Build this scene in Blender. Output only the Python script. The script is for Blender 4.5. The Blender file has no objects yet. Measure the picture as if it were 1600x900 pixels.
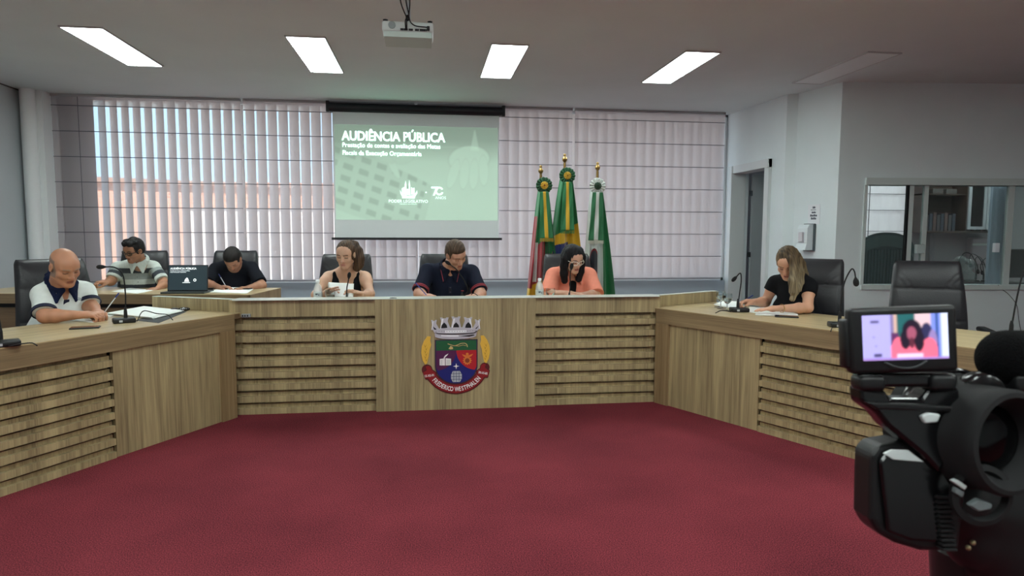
import bpy, bmesh, math, random
import numpy as np
from mathutils import Vector, Matrix
random.seed(7)
PI = math.pi
sc = bpy.context.scene
C = sc.collection

# ---------------------------------------------------------------- camera
FPX, PITCH, YAW, ROLL, CAMH = 1015.0, .0845, .131, .0034, 1.30
_fwd = Vector((math.sin(YAW)*math.cos(PITCH), math.cos(YAW)*math.cos(PITCH), -math.sin(PITCH)))
_r0 = Vector((math.cos(YAW), -math.sin(YAW), 0)); _u0 = _r0.cross(_fwd)
CR = _r0*math.cos(ROLL)+_u0*math.sin(ROLL); CU = -_r0*math.sin(ROLL)+_u0*math.cos(ROLL); CF = _fwd
CP = Vector((0, 0, CAMH))
cd = bpy.data.cameras.new('camera'); cam = bpy.data.objects.new('camera', cd); C.objects.link(cam)
mw = Matrix.Identity(4)
for i in range(3):
    mw[i][0] = CR[i]; mw[i][1] = CU[i]; mw[i][2] = -CF[i]; mw[i][3] = CP[i]
cam.matrix_world = mw
cd.sensor_width = 36; cd.lens = 36*FPX/1600; cd.clip_start = .05; cd.clip_end = 200
cd.dof.use_dof = True; cd.dof.focus_distance = 5.2; cd.dof.aperture_fstop = 9
sc.camera = cam
def ray(px, py): return CR*((px-800)/FPX) - CU*((py-450)/FPX) + CF
def PZ(px, py, z): d = ray(px, py); return CP + d*((z-CAMH)/d.z)
def PY(px, py, y): d = ray(px, py); return CP + d*(y/d.y)
def PD(px, py, dep): return CP + ray(px, py)*dep

# ---------------------------------------------------------------- light, exposure
sc.view_settings.view_transform = 'Standard'; sc.view_settings.look = 'None'
sc.view_settings.gamma = 1; sc.view_settings.use_curve_mapping = False
sc.view_settings.exposure = 1.22
sc.cycles.use_denoising = True
sc.cycles.max_bounces = 8; sc.cycles.transparent_max_bounces = 12
sc.cycles.caustics_reflective = False; sc.cycles.caustics_refractive = False
sc.cycles.sample_clamp_indirect = 6
LAMP_STRENGTH = 11.0
w = bpy.data.worlds.new('sky'); sc.world = w; w.use_nodes = True
bg = w.node_tree.nodes['Background']; bg.inputs[0].default_value = (.42, .66, .86, 1); bg.inputs[1].default_value = 1.45
sl = bpy.data.lights.new('sun', 'SUN'); sl.energy = 3.8; sl.angle = .01; sl.color = (1, .95, .88)
so = bpy.data.objects.new('sun', sl); C.objects.link(so); so.rotation_euler = Vector((.25, 1, -1.0)).to_track_quat('-Z', 'Y').to_euler()

# ---------------------------------------------------------------- materials
def lin(c):
    if isinstance(c, str) and len(c) == 3: c = ''.join(q*2 for q in c)
    if isinstance(c, str): c = [int(c[i:i+2], 16)/255 for i in (0, 2, 4)]
    return tuple(((v/12.92) if v <= .04045 else ((v+.055)/1.055)**2.4) for v in c)
MATS = {}
def mat(name, col, rough=.6, metal=0, emit=0, trans=0, alpha=1, bump=None, noise=None, ior=1.45, attr=False, spec=.5, scale=(1, 1, 1), sheen=0):
    if name in MATS: return MATS[name]
    m = bpy.data.materials.new(name); m.use_nodes = True; nt = m.node_tree; b = nt.nodes['Principled BSDF']
    c = lin(col)+(1,)
    b.inputs['Base Color'].default_value = c; b.inputs['Roughness'].default_value = rough; b.inputs['Metallic'].default_value = metal
    b.inputs['IOR'].default_value = ior; b.inputs['Alpha'].default_value = alpha; b.inputs['Transmission Weight'].default_value = trans
    b.inputs['Specular IOR Level'].default_value = spec
    if sheen: b.inputs['Sheen Weight'].default_value = sheen
    if emit: b.inputs['Emission Color'].default_value = c; b.inputs['Emission Strength'].default_value = emit
    tc = None
    if bump or noise:
        tc = nt.nodes.new('ShaderNodeTexCoord'); mp = nt.nodes.new('ShaderNodeMapping'); mp.inputs['Scale'].default_value = scale
        nt.links.new(tc.outputs['Object'], mp.inputs['Vector'])
    src = None
    if attr:
        a = nt.nodes.new('ShaderNodeAttribute'); a.attribute_name = 'Col'; src = a.outputs['Color']
        nt.links.new(src, b.inputs['Base Color'])
        if emit: nt.links.new(src, b.inputs['Emission Color'])
    if noise:
        s, amt = noise
        n = nt.nodes.new('ShaderNodeTexNoise'); n.inputs['Scale'].default_value = s; n.inputs['Detail'].default_value = 4
        nt.links.new(mp.outputs[0], n.inputs['Vector'])
        mr = nt.nodes.new('ShaderNodeMapRange'); mr.inputs[1].default_value = .3; mr.inputs[2].default_value = .7
        mr.inputs[3].default_value = 1-amt; mr.inputs[4].default_value = 1+amt; nt.links.new(n.outputs[0], mr.inputs[0])
        mx = nt.nodes.new('ShaderNodeVectorMath'); mx.operation = 'SCALE'
        if src: nt.links.new(src, mx.inputs[0])
        else: mx.inputs[0].default_value = c[:3]
        nt.links.new(mr.outputs[0], mx.inputs['Scale']); nt.links.new(mx.outputs[0], b.inputs['Base Color'])
    if bump:
        s, amt = bump
        n = nt.nodes.new('ShaderNodeTexNoise'); n.inputs['Scale'].default_value = s; n.inputs['Detail'].default_value = 3
        nt.links.new(mp.outputs[0], n.inputs['Vector'])
        bu = nt.nodes.new('ShaderNodeBump'); bu.inputs['Strength'].default_value = amt; bu.inputs['Distance'].default_value = .01
        nt.links.new(n.outputs[0], bu.inputs['Height']); nt.links.new(bu.outputs[0], b.inputs['Normal'])
    MATS[name] = m; return m
def wood(name, c1, c2, vertical=True, rough=.42):
    m = bpy.data.materials.new(name); m.use_nodes = True; nt = m.node_tree; b = nt.nodes['Principled BSDF']
    tc = nt.nodes.new('ShaderNodeTexCoord')
    sv = (14, 14, .55) if vertical else (.5, 14, 14)
    fine = (120, 120, 3) if vertical else (3, 120, 120)
    def layer(scale, det, rough_, dist=0):
        mp = nt.nodes.new('ShaderNodeMapping'); mp.inputs['Scale'].default_value = scale; nt.links.new(tc.outputs['Object'], mp.inputs[0])
        n = nt.nodes.new('ShaderNodeTexNoise'); n.inputs['Scale'].default_value = 1; n.inputs['Detail'].default_value = det
        n.inputs['Roughness'].default_value = rough_; n.inputs['Distortion'].default_value = dist; nt.links.new(mp.outputs[0], n.inputs[0]); return n.outputs[0]
    a = layer(sv, 5, .6, 1.2); f = layer(fine, 3, .6)
    mi = nt.nodes.new('ShaderNodeMath'); mi.operation = 'MULTIPLY_ADD'; nt.links.new(f, mi.inputs[0]); mi.inputs[1].default_value = .55
    nt.links.new(a, mi.inputs[2])
    r = nt.nodes.new('ShaderNodeValToRGB'); r.color_ramp.elements[0].position = .52; r.color_ramp.elements[1].position = .98
    r.color_ramp.elements[0].color = lin(c2)+(1,); r.color_ramp.elements[1].color = lin(c1)+(1,)
    nt.links.new(mi.outputs[0], r.inputs[0]); nt.links.new(r.outputs[0], b.inputs['Base Color'])
    b.inputs['Roughness'].default_value = rough
    bu = nt.nodes.new('ShaderNodeBump'); bu.inputs['Strength'].default_value = .15; bu.inputs['Distance'].default_value = .002
    nt.links.new(f, bu.inputs['Height']); nt.links.new(bu.outputs[0], b.inputs['Normal'])
    MATS[name] = m; return m
WV = wood('oak_vertical', 'b8a57c', '74644a', True)
WH = wood('oak_horizontal', '9f8866', '725f45', False)
WT = wood('oak_top', 'cbb88f', '9d8764', False, .3)
WD = wood('oak_dark', '8d7658', '6c563e', False)
M_black = mat('black_plastic', '141416', .4)
M_blackm = mat('black_matte', '0f0f11', .75)
M_white = mat('white_paint', 'd8dcdc', .5)
M_paper = mat('paper', 'eef2f0', .7)
M_leather = mat('black_leather', '232226', .42, bump=(160, .12))
M_metal = mat('brushed_metal', 'b5b8ba', .3, 1)
M_glass = mat('clear_glass', 'f4fafa', .03, trans=1, ior=1.3)

# ---------------------------------------------------------------- mesh helpers
class MB:
    def __init__(s): s.bm = bmesh.new()
    def _x(s, vs, M):
        if M is not None: bmesh.ops.transform(s.bm, matrix=M, verts=vs)
    def box(s, lo, hi, M=None, bev=0, seg=2):
        lo = Vector(lo); hi = Vector(hi)
        r = bmesh.ops.create_cube(s.bm, size=1); vs = r['verts']
        d = hi-lo; c = (lo+hi)/2
        for v in vs: v.co = Vector((v.co.x*d.x, v.co.y*d.y, v.co.z*d.z))+c
        if bev:
            es = list({e for v in vs for e in v.link_edges})
            rr = bmesh.ops.bevel(s.bm, geom=es, offset=bev, segments=seg, affect='EDGES', profile=.5)
            vs = list({v for f in rr['faces'] for v in f.verts} | {v for v in vs if v.is_valid})
        s._x(vs, M); return s
    def lathe(s, prof, seg=24, M=None, cap=True):
        rings = []
        for r, z in prof:
            rings.append([s.bm.verts.new((r*math.cos(2*PI*i/seg), r*math.sin(2*PI*i/seg), z)) for i in range(seg)])
        for a, b in zip(rings, rings[1:]):
            for i in range(seg): s.bm.faces.new((a[i], a[(i+1) % seg], b[(i+1) % seg], b[i]))
        if cap:
            if prof[0][0] > 1e-5: s.bm.faces.new(rings[0][::-1])
            if prof[-1][0] > 1e-5: s.bm.faces.new(rings[-1])
        s._x([v for r in rings for v in r], M); return s
    def tube(s, pts, r, seg=8, M=None):
        pts = [Vector(p) for p in pts]; n = len(pts)
        rr = r if isinstance(r, (list, tuple)) else [r]*n
        rings = []; up = None
        for i, p in enumerate(pts):
            t = (pts[min(i+1, n-1)]-pts[max(i-1, 0)]).normalized()
            if up is None: up = t.orthogonal().normalized()
            up = (up-t*up.dot(t)).normalized(); b = t.cross(up)
            rings.append([s.bm.verts.new(p+(up*math.cos(2*PI*k/seg)+b*math.sin(2*PI*k/seg))*rr[i]) for k in range(seg)])
        for a, b in zip(rings, rings[1:]):
            for i in range(seg): s.bm.faces.new((a[i], a[(i+1) % seg], b[(i+1) % seg], b[i]))
        s.bm.faces.new(rings[0][::-1]); s.bm.faces.new(rings[-1])
        s._x([v for q in rings for v in q], M); return s
    def plate(s, pts, y0, y1, M=None):
        # polygon in the x-z plane extruded from y0 to y1
        a = [s.bm.verts.new((x, y0, z)) for x, z in pts]; b = [s.bm.verts.new((x, y1, z)) for x, z in pts]; n = len(pts)
        s.bm.faces.new(a); s.bm.faces.new(b[::-1])
        for i in range(n): s.bm.faces.new((a[i], b[i], b[(i+1) % n], a[(i+1) % n]))
        s._x(a+b, M); return s
    def prism(s, pts, z0, z1, M=None):
        a = [s.bm.verts.new((x, y, z0)) for x, y in pts]; b = [s.bm.verts.new((x, y, z1)) for x, y in pts]; n = len(pts)
        s.bm.faces.new(a[::-1]); s.bm.faces.new(b)
        for i in range(n): s.bm.faces.new((a[i], a[(i+1) % n], b[(i+1) % n], b[i]))
        s._x(a+b, M); return s
    def sphere(s, c, r, M=None, u=16, v=10):
        q = bmesh.ops.create_uvsphere(s.bm, u_segments=u, v_segments=v, radius=1)['verts']
        rr = (r, r, r) if not isinstance(r, (tuple, list)) else r
        for x in q: x.co = Vector((x.co.x*rr[0], x.co.y*rr[1], x.co.z*rr[2]))+Vector(c)
        s._x(q, M); return s
    def build(s, name, m, parent=None, smooth=None, loc=None):
        bmesh.ops.recalc_face_normals(s.bm, faces=s.bm.faces)
        me = bpy.data.meshes.new(name); s.bm.to_mesh(me); s.bm.free()
        if smooth is not None:
            me.shade_smooth() if smooth >= 180 else me.set_sharp_from_angle(angle=math.radians(smooth)) if False else None
            for p in me.polygons: p.use_smooth = True
            if smooth < 180: me.set_sharp_from_angle(angle=math.radians(smooth))
        return link(name, me, m, parent, loc)
def link(name, me, m, parent=None, loc=None):
    o = bpy.data.objects.new(name, me); C.objects.link(o)
    if m is not None: me.materials.append(m)
    if parent is not None: o.parent = parent
    if loc is not None: o.location = loc
    return o
def tag(o, label=None, cat=None, group=None, kind=None):
    if label: o['label'] = label
    if cat: o['category'] = cat
    if group: o['group'] = group
    if kind: o['kind'] = kind
    return o
def thing(name, label, cat, loc=(0, 0, 0), rz=0, group=None, kind=None):
    o = bpy.data.objects.new(name, None); C.objects.link(o); o.location = loc; o.rotation_euler = (0, 0, rz); o.empty_display_size = .1
    return tag(o, label, cat, group, kind)
def copy_tree(o, parent=None):
    c = o.copy(); C.objects.link(c)
    if parent is not None: c.parent = parent
    for ch in [x for x in bpy.data.objects if x.parent == o]: copy_tree(ch, c)
    return c
def struct(o): o['kind'] = 'structure'; return o
def grid_mesh(name, nu, nv, fn, m, parent=None, col=None, smooth=True, loc=None):
    # fn(u,v) arrays -> x,y,z arrays ; col(u,v) -> nx3
    u, v = np.meshgrid(np.linspace(0, 1, nu), np.linspace(0, 1, nv), indexing='ij')
    x, y, z = fn(u, v); co = np.stack([x+0*u, y+0*u, z+0*u], -1).reshape(-1, 3)
    i = np.arange(nu-1)[:, None]; j = np.arange(nv-1)[None, :]
    a = (i*nv+j).ravel(); q = np.stack([a, a+nv, a+nv+1, a+1], -1)
    return np_mesh(name, co, q, m, parent, col(u, v).reshape(-1, 3) if col else None, smooth, loc)
def np_mesh(name, co, q, m, parent=None, col=None, smooth=True, loc=None):
    me = bpy.data.meshes.new(name)
    me.vertices.add(len(co)); me.vertices.foreach_set('co', co.astype(np.float32).ravel())
    me.loops.add(q.size); me.loops.foreach_set('vertex_index', q.astype(np.int32).ravel())
    me.polygons.add(len(q)); me.polygons.foreach_set('loop_start', np.arange(0, q.size, 4, dtype=np.int32))
    me.update(calc_edges=True)
    if smooth: me.polygons.foreach_set('use_smooth', np.ones(len(q), bool))
    if col is not None:
        ca = me.color_attributes.new('Col', 'FLOAT_COLOR', 'POINT')
        ca.data.foreach_set('color', np.concatenate([col, np.ones((len(col), 1))], 1).astype(np.float32).ravel())
    return link(name, me, m, parent, loc)
def text_into(mb, s, size, M, bold=0, align='CENTER', ext=.001):
    cu = bpy.data.curves.new('t', 'FONT'); cu.body = s; cu.size = size; cu.offset = bold; cu.extrude = ext; cu.align_x = align; cu.resolution_u = 3
    o = bpy.data.objects.new('t', cu); C.objects.link(o)
    me = bpy.data.meshes.new_from_object(o.evaluated_get(bpy.context.evaluated_depsgraph_get()))
    bpy.data.objects.remove(o); bpy.data.curves.remove(cu)
    me.transform(M); mb.bm.from_mesh(me); bpy.data.meshes.remove(me); return mb
def soften(c, n):
    for _ in range(n):
        p = np.pad(c, ((1, 1), (1, 1), (0, 0)), mode='edge'); c = (p[:-2, 1:-1]+p[2:, 1:-1]+p[1:-1, :-2]+p[1:-1, 2:]+2*c)/6
    return c
TXZ = Matrix.Rotation(PI/2, 4, 'X')          # text upright, reading from -y
def T(x, y, z): return Matrix.Translation((x, y, z))
def RZ(a): return Matrix.Rotation(a, 4, 'Z')
def RX(a): return Matrix.Rotation(a, 4, 'X')
def RY(a): return Matrix.Rotation(a, 4, 'Y')
def frame(o, X, Y, Z):
    M = Matrix.Identity(4)
    for i in range(3): M[i][0] = X[i]; M[i][1] = Y[i]; M[i][2] = Z[i]; M[i][3] = o[i]
    return M
def along(a, b):
    a = Vector(a); b = Vector(b); z = (b-a).normalized(); x = z.orthogonal().normalized(); return frame(a, x, z.cross(x), z)
def bez(p0, p1, p2, p3, n=14):
    p0, p1, p2, p3 = map(Vector, (p0, p1, p2, p3)); o = []
    for i in range(n):
        t = i/(n-1); o.append(p0*(1-t)**3+p1*3*t*(1-t)**2+p2*3*t*t*(1-t)+p3*t**3)
    return o
def crom(pts, n=8):
    P = [Vector(p) for p in pts]; P = [P[0]*2-P[1]]+P+[P[-1]*2-P[-2]]; o = []
    for i in range(1, len(P)-2):
        for k in range(n):
            t = k/n; a, b, c, d = P[i-1:i+3]
            o.append(.5*((2*b)+(c-a)*t+(2*a-5*b+4*c-d)*t*t+(3*b-a-3*c+d)*t**3))
    o.append(P[-2]); return o
# ================================================================ SETTING
H = 2.9
YB = 8.45           # back wall
XL = -4.57
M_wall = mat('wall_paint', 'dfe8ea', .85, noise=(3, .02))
M_ceil = mat('ceiling_paint', 'dde6e6', .9, noise=(2, .02))
M_sill = mat('blue_grey_wall_panel', 'a4b0bb', .4)
# carpet
def carpet():
    m = bpy.data.materials.new('red_carpet'); m.use_nodes = True; nt = m.node_tree; b = nt.nodes['Principled BSDF']
    tc = nt.nodes.new('ShaderNodeTexCoord')
    n1 = nt.nodes.new('ShaderNodeTexNoise'); n1.inputs['Scale'].default_value = 190; n1.inputs['Detail'].default_value = 3
    n2 = nt.nodes.new('ShaderNodeTexNoise'); n2.inputs['Scale'].default_value = 1.6; n2.inputs['Detail'].default_value = 4
    for n in (n1, n2): nt.links.new(tc.outputs['Object'], n.inputs[0])
    r = nt.nodes.new('ShaderNodeValToRGB'); r.color_ramp.elements[0].position = .30; r.color_ramp.elements[1].position = .66
    r.color_ramp.elements[0].color = lin('3a141c')+(1,); r.color_ramp.elements[1].color = lin('85363f')+(1,)
    ad = nt.nodes.new('ShaderNodeMath'); ad.operation = 'MULTIPLY_ADD'; nt.links.new(n2.outputs[0], ad.inputs[0]); ad.inputs[1].default_value = .3
    sb = nt.nodes.new('ShaderNodeMath'); sb.operation = 'SUBTRACT'; nt.links.new(n1.outputs[0], sb.inputs[0]); sb.inputs[1].default_value = .15
    nt.links.new(sb.outputs[0], ad.inputs[2]); nt.links.new(ad.outputs[0], r.inputs[0]); nt.links.new(r.outputs[0], b.inputs['Base Color'])
    b.inputs['Roughness'].default_value = .95; b.inputs['Specular IOR Level'].default_value = .1
    bu = nt.nodes.new('ShaderNodeBump'); bu.inputs['Strength'].default_value = .5; bu.inputs['Distance'].default_value = .005
    nt.links.new(n1.outputs[0], bu.inputs['Height']); nt.links.new(bu.outputs[0], b.inputs['Normal'])
    return m
struct(MB().box((-4.8, -3.2, -.1), (9.5, 9.4, 0)).build('floor', carpet()))
struct(MB().box((-4.8, -3.2, H), (9.5, 9.15, H+.15)).build('ceiling', M_ceil))
struct(MB().box((XL-.15, -3.2, 0), (XL, YB+.15, H)).build('wall_left', mat('left_wall_shaded', 'bfc5c9', .85, noise=(3, .02))))  # darker copy of the wall paint, the left wall's shade put into its colour
struct(MB().box((-4.8, -3.35, 0), (9.5, -3.2, H)).build('wall_front', M_wall))
# back wall: low panel under the blinds, right hand return
struct(MB().box((XL, YB, 0), (4.06, YB+.15, .66)).build('wall_back', M_sill))
struct(MB().box((XL, YB-.01, .455), (4.06, YB, .475)).build('trim_1', mat('pale_trim', 'd5dde2', .4)))
mb = MB().box((XL, YB-.26, 0), (-4.33, YB+.1, H)); mb.lathe([(.075, 0), (.075, H)], 24, T(-4.46, YB-.3, 0))
struct(mb.build('trim_2', mat('pilaster_paint', 'f0f3f4', .7), smooth=30))
# right wall with doorway, a step, then the partition with the glass
RW = [(4.06, YB+.15), (4.14, 7.17), (4.235, 7.10), (4.37, 6.5)]
def wallseg(a, b, z0, z1, t=.24, mb=None):
    a = Vector(a+(0,)); b = Vector(b+(0,)); d = (b-a).normalized(); n = Vector((-d.y, d.x, 0))
    if n.x < 0: n = -n
    return mb.prism([a[:2], b[:2], (b+n*t)[:2], (a+n*t)[:2]], z0, z1)
def rwx(y): return 4.06+(YB+.15-y)/(YB+.15-7.17)*.08
mb = MB(); D0, D1, DZ = 7.52, 8.34, 2.11
wallseg(RW[0], (rwx(D1), D1), 0, H, mb=mb); wallseg((rwx(D1), D1), (rwx(D0), D0), DZ, H, mb=mb)
wallseg((rwx(D0), D0), RW[1], 0, H, mb=mb)
mb.prism([RW[1], RW[2], RW[3], (4.6, 6.62), (4.6, 7.3), (4.38, 7.3)], 0, H)
struct(mb.build('wall_right', M_wall))
# door 1 : casing + open leaf
dr = thing('door_1', None, None, (4.1, 7.93, 0)); dr['kind'] = 'structure'
mb = MB(); M_case = mat('door_casing_white', 'd3d8d8', .45)
for y0, y1 in ((D0-.09, D0+.01), (D1-.01, D1+.085)): mb.box((4.055-4.1+(.03 if y0 < 8 else 0), y0-7.93, 0), (.16, y1-7.93, DZ+.09))
mb.box((-.03, D0-.09-7.93, DZ-.01), (.16, D1+.085-7.93, DZ+.09)); mb.build('door_frame', M_case, dr)
MB().box((.24, D1-.05-7.93, .01), (1.05, D1-.01-7.93, DZ-.02), bev=.003).build('door_leaf', mat('door_leaf_grey', '9fa6a8', .5), dr)
for z in (.35, 1.02, 1.84):
    MB().box((.2, D1-.065-7.93, z-.035), (.235, D1-.045-7.93, z+.035)).build('hinge', mat('hinge_metal', '55585a', .35, 1), dr)
struct(MB().box((5.0, 7.35, 0), (5.08, 9.05, H)).build('wall_corridor', mat('corridor_paint', 'a2a6aa', .85)))
# partition with interior window
PO = Vector((4.37, 6.5, 0)); PA = math.atan2(-.25, 2.44); PM = T(*PO) @ RZ(PA)
def part_local(px, py):       # point on the partition plane, in its own axes
    d = ray(px, py); n = Vector((-math.sin(PA), math.cos(PA), 0)); t = (PO-CP).dot(n)/d.dot(n); p = PM.inverted() @ (CP+d*t); return p
wl = part_local(1346, 445); wt = part_local(1352, 289)
WX0, WZ0, WZ1, WX1 = (wl.x+wt.x)/2, wl.z, wt.z, 4.2
pw = thing('wall_partition', None, None, PO, PA); pw['kind'] = 'structure'
mb = MB(); mb.box((0, 0, 0), (WX0, .14, H)); mb.box((WX0, 0, 0), (WX1, .14, WZ0)); mb.box((WX0, 0, WZ1), (WX1, .14, H)); mb.box((WX1, 0, 0), (5.1, .14, H))
mb.build('partition_wall', M_wall, pw)
# ceiling-height panel of the outer end and side room shell
struct(MB().box((4.0, 9.05, 0), (9.5, 9.15, H)).build('wall_side_room_back', mat('side_room_paint', 'b5b2b5', .85)))
struct(MB().box((9.4, -3.2, 0), (9.5, 9.1, H)).build('wall_far_right', M_wall))

# the big window : frame posts between shades
wn = thing('window_1', None, None, (0, YB+.06, 0)); wn['kind'] = 'structure'
mb = MB(); gx = [-4.33, -2.19, -.11, 1.90, 4.0]
mb.box((-4.36, 0, .66), (-4.33, .06, H)); mb.box((4.03, 0, .66), (4.06, .06, H)); mb.box((-4.36, 0, .66), (4.06, .06, .70)); mb.box((-4.36, 0, H-.03), (4.06, .06, H))
mb.build('window_frame', mat('window_frame_white', 'e4e8ea', .4), wn)

# ceiling edge lines
struct(MB().box((-4.57, -3.2, H-.012), (-4.56, YB, H)).build('trim_3', mat('shadow_gap', '6b6a6a', .8)))

# ---------------------------------------------------------------- exterior
fin0 = None; M_fin = mat('brise_aluminium', 'f6ece8', .6)
P = .135; ph = math.radians(-45); wf = P*1.40
xs = np.arange(-3.965, 4.3, P)
for i, x in enumerate(xs):
    if fin0 is None:
        fin0 = MB().box((-wf/2, -.006, .1), (wf/2, .006, H+.1)).build('brise_fin', M_fin, None, loc=(0, 0, 0))
        f = fin0; f.rotation_euler = (0, 0, ph)
        tag(f, 'tall pale grey vertical sunshade fin outside the glass behind the blinds', 'sunshade fin', 'vertical sunshade fins outside the window')
    else:
        f = fin0.copy(); C.objects.link(f)
    f.location = (x, YB+.32, 0)
tag(MB().box((-5.0, YB+.2, 0), (-4.03, YB+.26, H+.05)).build('brise_side_panel', mat('side_panel_grey', '8e9296', .8)), 'flat grey outer panel behind the blind at the left end of the window', 'panel')
# neighbouring building
def brickmat():
    m = bpy.data.materials.new('roof_tiles'); m.use_nodes = True; nt = m.node_tree; b = nt.nodes['Principled BSDF']
    tc = nt.nodes.new('ShaderNodeTexCoord'); mp = nt.nodes.new('ShaderNodeMapping'); mp.inputs['Rotation'].default_value = (PI/2, 0, 0); nt.links.new(tc.outputs['Object'], mp.inputs[0])
    br = nt.nodes.new('ShaderNodeTexBrick'); br.inputs['Scale'].default_value = 3
    br.inputs['Color1'].default_value = lin('e0a184')+(1,); br.inputs['Color2'].default_value = lin('d08a6c')+(1,); br.inputs['Mortar'].default_value = lin('e8cdbd')+(1,)
    nt.links.new(mp.outputs[0], br.inputs[0]); nt.links.new(br.outputs[0], b.inputs['Base Color']); b.inputs['Roughness'].default_value = .9; return m
bd = thing('neighbour_house', 'orange brick house with white lower wall seen through the blinds', 'house', (0, 20, -3))
MB().box((-15, 0, 0), (7, 6, 5.0)).build('lower_wall', mat('house_white', 'ead9cf', .8), bd)
MB().box((-15.2, -.1, 5.0), (-2.0, 6, 5.75)).build('brick_upper_wall', brickmat(), bd)
MB().box((-15.2, -.2, 2), (-6.9, 0, 5.0)).build('orange_wall', mat('house_orange', 'd6a48c', .8), bd)
mb = MB().plate([(-15.3, 5.75), (-1.8, 5.55), (-1.8, 5.62), (-15.3, 6.0)], -.3, 6); mb.build('roof_edge', mat('house_roof', 'b98d78', .8), bd)
struct(MB().box((-40, 9.5, -3.2), (40, 60, -3)).build('ground', mat('street', 'b4aea6', .9)))

# ---------------------------------------------------------------- window shades
def shade_mat():
    m = bpy.data.materials.new('screen_fabric'); m.use_nodes = True; nt = m.node_tree; nt.nodes.remove(nt.nodes['Principled BSDF']); out = nt.nodes['Material Output']
    d = nt.nodes.new('ShaderNodeBsdfDiffuse'); d.inputs[0].default_value = lin('d0c6c8')+(1,)
    t = nt.nodes.new('ShaderNodeBsdfTranslucent'); t.inputs[0].default_value = lin('e6dada')+(1,)
    p = nt.nodes.new('ShaderNodeBsdfTransparent')
    a = nt.nodes.new('ShaderNodeMixShader'); a.inputs[0].default_value = .5; nt.links.new(d.outputs[0], a.inputs[1]); nt.links.new(t.outputs[0], a.inputs[2])
    b = nt.nodes.new('ShaderNodeMixShader'); b.inputs[0].default_value = .38; nt.links.new(a.outputs[0], b.inputs[1]); nt.links.new(p.outputs[0], b.inputs[2])
    nt.links.new(b.outputs[0], out.inputs[0]); return m
M_shade = shade_mat(); M_rod = mat('shade_rod', '5c5a60', .6)
lab = ['grey roman blind at the left end of the window beside the wall', 'grey roman blind hanging just left of and behind the projection screen',
       'grey roman blind behind the green rosette flags and right edge of the screen', 'grey roman blind at the right end of the window beside the open door']
for i in range(4):
    x0, x1 = gx[i]+.012, gx[i+1]-.022
    if i == 3: x1 = 3.95
    s = thing('roman_blind', lab[i], 'blind', ((x0+x1)/2, YB-.1, .69), 0, 'roman blinds along the window wall')
    hw = (x1-x0)/2
    grid_mesh('fabric', 40, 60, lambda u, v: (-hw+2*hw*u, .006*np.sin(v*7.1*2*PI)*0+0*u, v*(H-.70)), M_shade, s)
    for k in range(8):
        z = 2.767-.295*k-.69
        if z < .01: z = .02
        MB().box((-hw, -.012, z-.0038), (hw, -.002, z+.0038)).build('rod', M_rod, s)
    MB().box((-hw, -.02, H-.72), (hw, .03, H-.692)).build('head_rail', mat('head_rail', 'b6b6b8', .5), s)
    if i == 0: MB().box((-hw+.285, -.006, 0), (-hw+.289, -.001, H-.7)).build('cord', M_rod, s)

# ---------------------------------------------------------------- ceiling lamps
M_diff = mat('lamp_diffuser', 'f2fffb', .5, emit=LAMP_STRENGTH); M_off = mat('lamp_diffuser_off', 'eef4f4', .5); M_lf = mat('lamp_frame', 'c5c8c8', .4)
def lamp(x, y, on, label):
    t = thing('ceiling_light', label, 'ceiling light', (x, y, H), 0, 'recessed rectangular ceiling lights')
    mb = MB(); a, b = .165, .6
    for lo, hi in (((-a, -b, -.012), (a, -b+.012, 0)), ((-a, b-.012, -.012), (a, b, 0)), ((-a, -b+.012, -.012), (-a+.012, b-.012, 0)), ((a-.012, -b+.012, -.012), (a, b-.012, 0))): mb.box(lo, hi)
    mb.build('frame', M_lf, t)
    MB().box((-a+.012, -b+.012, -.008), (a-.012, b-.012, -.002)).build('diffuser', M_diff if on else M_off, t)
lamp(-2.67, 6.23, True, 'lit ceiling light above the left desk, leftmost of the lit row')
lamp(-.97, 6.24, True, 'lit ceiling light just left of the projector')
lamp(.72, 6.22, True, 'lit ceiling light just right of the projector')
lamp(2.43, 6.20, True, 'lit ceiling light above the three flags, rightmost of the lit ones')
lamp(4.02, 6.0, False, 'unlit ceiling light panel close to the right wall')
for x, y in ((5.9, 7.7), (7.6, 7.7)): lamp(x, y, True, 'unseen ceiling light added to brighten the side room behind the interior window')  # unseen lamps, added so the side room is bright enough
for x in (-2.67, -.97, .72, 2.43, 4.1):
    for y in (2.4, -.6): lamp(x, y, True, 'lit ceiling light in the rows behind the camera')
M_fl = None

# ---------------------------------------------------------------- projection screen
ps = thing('projection_screen', 'pulled-down projection screen showing a green public hearing slide', 'projection screen', (0, YB-.2, 0))
a = PY(518, 176, YB-.2); b = PY(781, 179, YB-.2); c = PY(522, 371, YB-.2); X0, X1, Z1, Z0 = -1.115, .915, (a.z+b.z)/2, c.z
MB().tube([(X0-.05, 0, Z1+.05), (X1+.05, 0, Z1+.05)], .055, 20).build('screen_case', mat('case_black', '15171f', .45), ps, smooth=40)
for x in (X0-.055, X1+.055): MB().box((x-.02, -.045, Z1-.01), (x+.02, .045, Z1+.12), bev=.006).build('end_cap', M_black, ps)
MB().box((X0, -.002, Z0), (X1, .002, Z1+.04)).build('screen_sheet', mat('screen_sheet', 'd6dcdc', .8), ps)
MB().box((X0-.04, -.016, Z0-.03), (X1+.04, .016, Z0)).build('weight_bar', M_black, ps)
SZ1, SZ0 = PY(650, 197, YB-.2).z, PY(650, 344, YB-.2).z
SX0, SX1 = X0+.015, X1-.015
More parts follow.
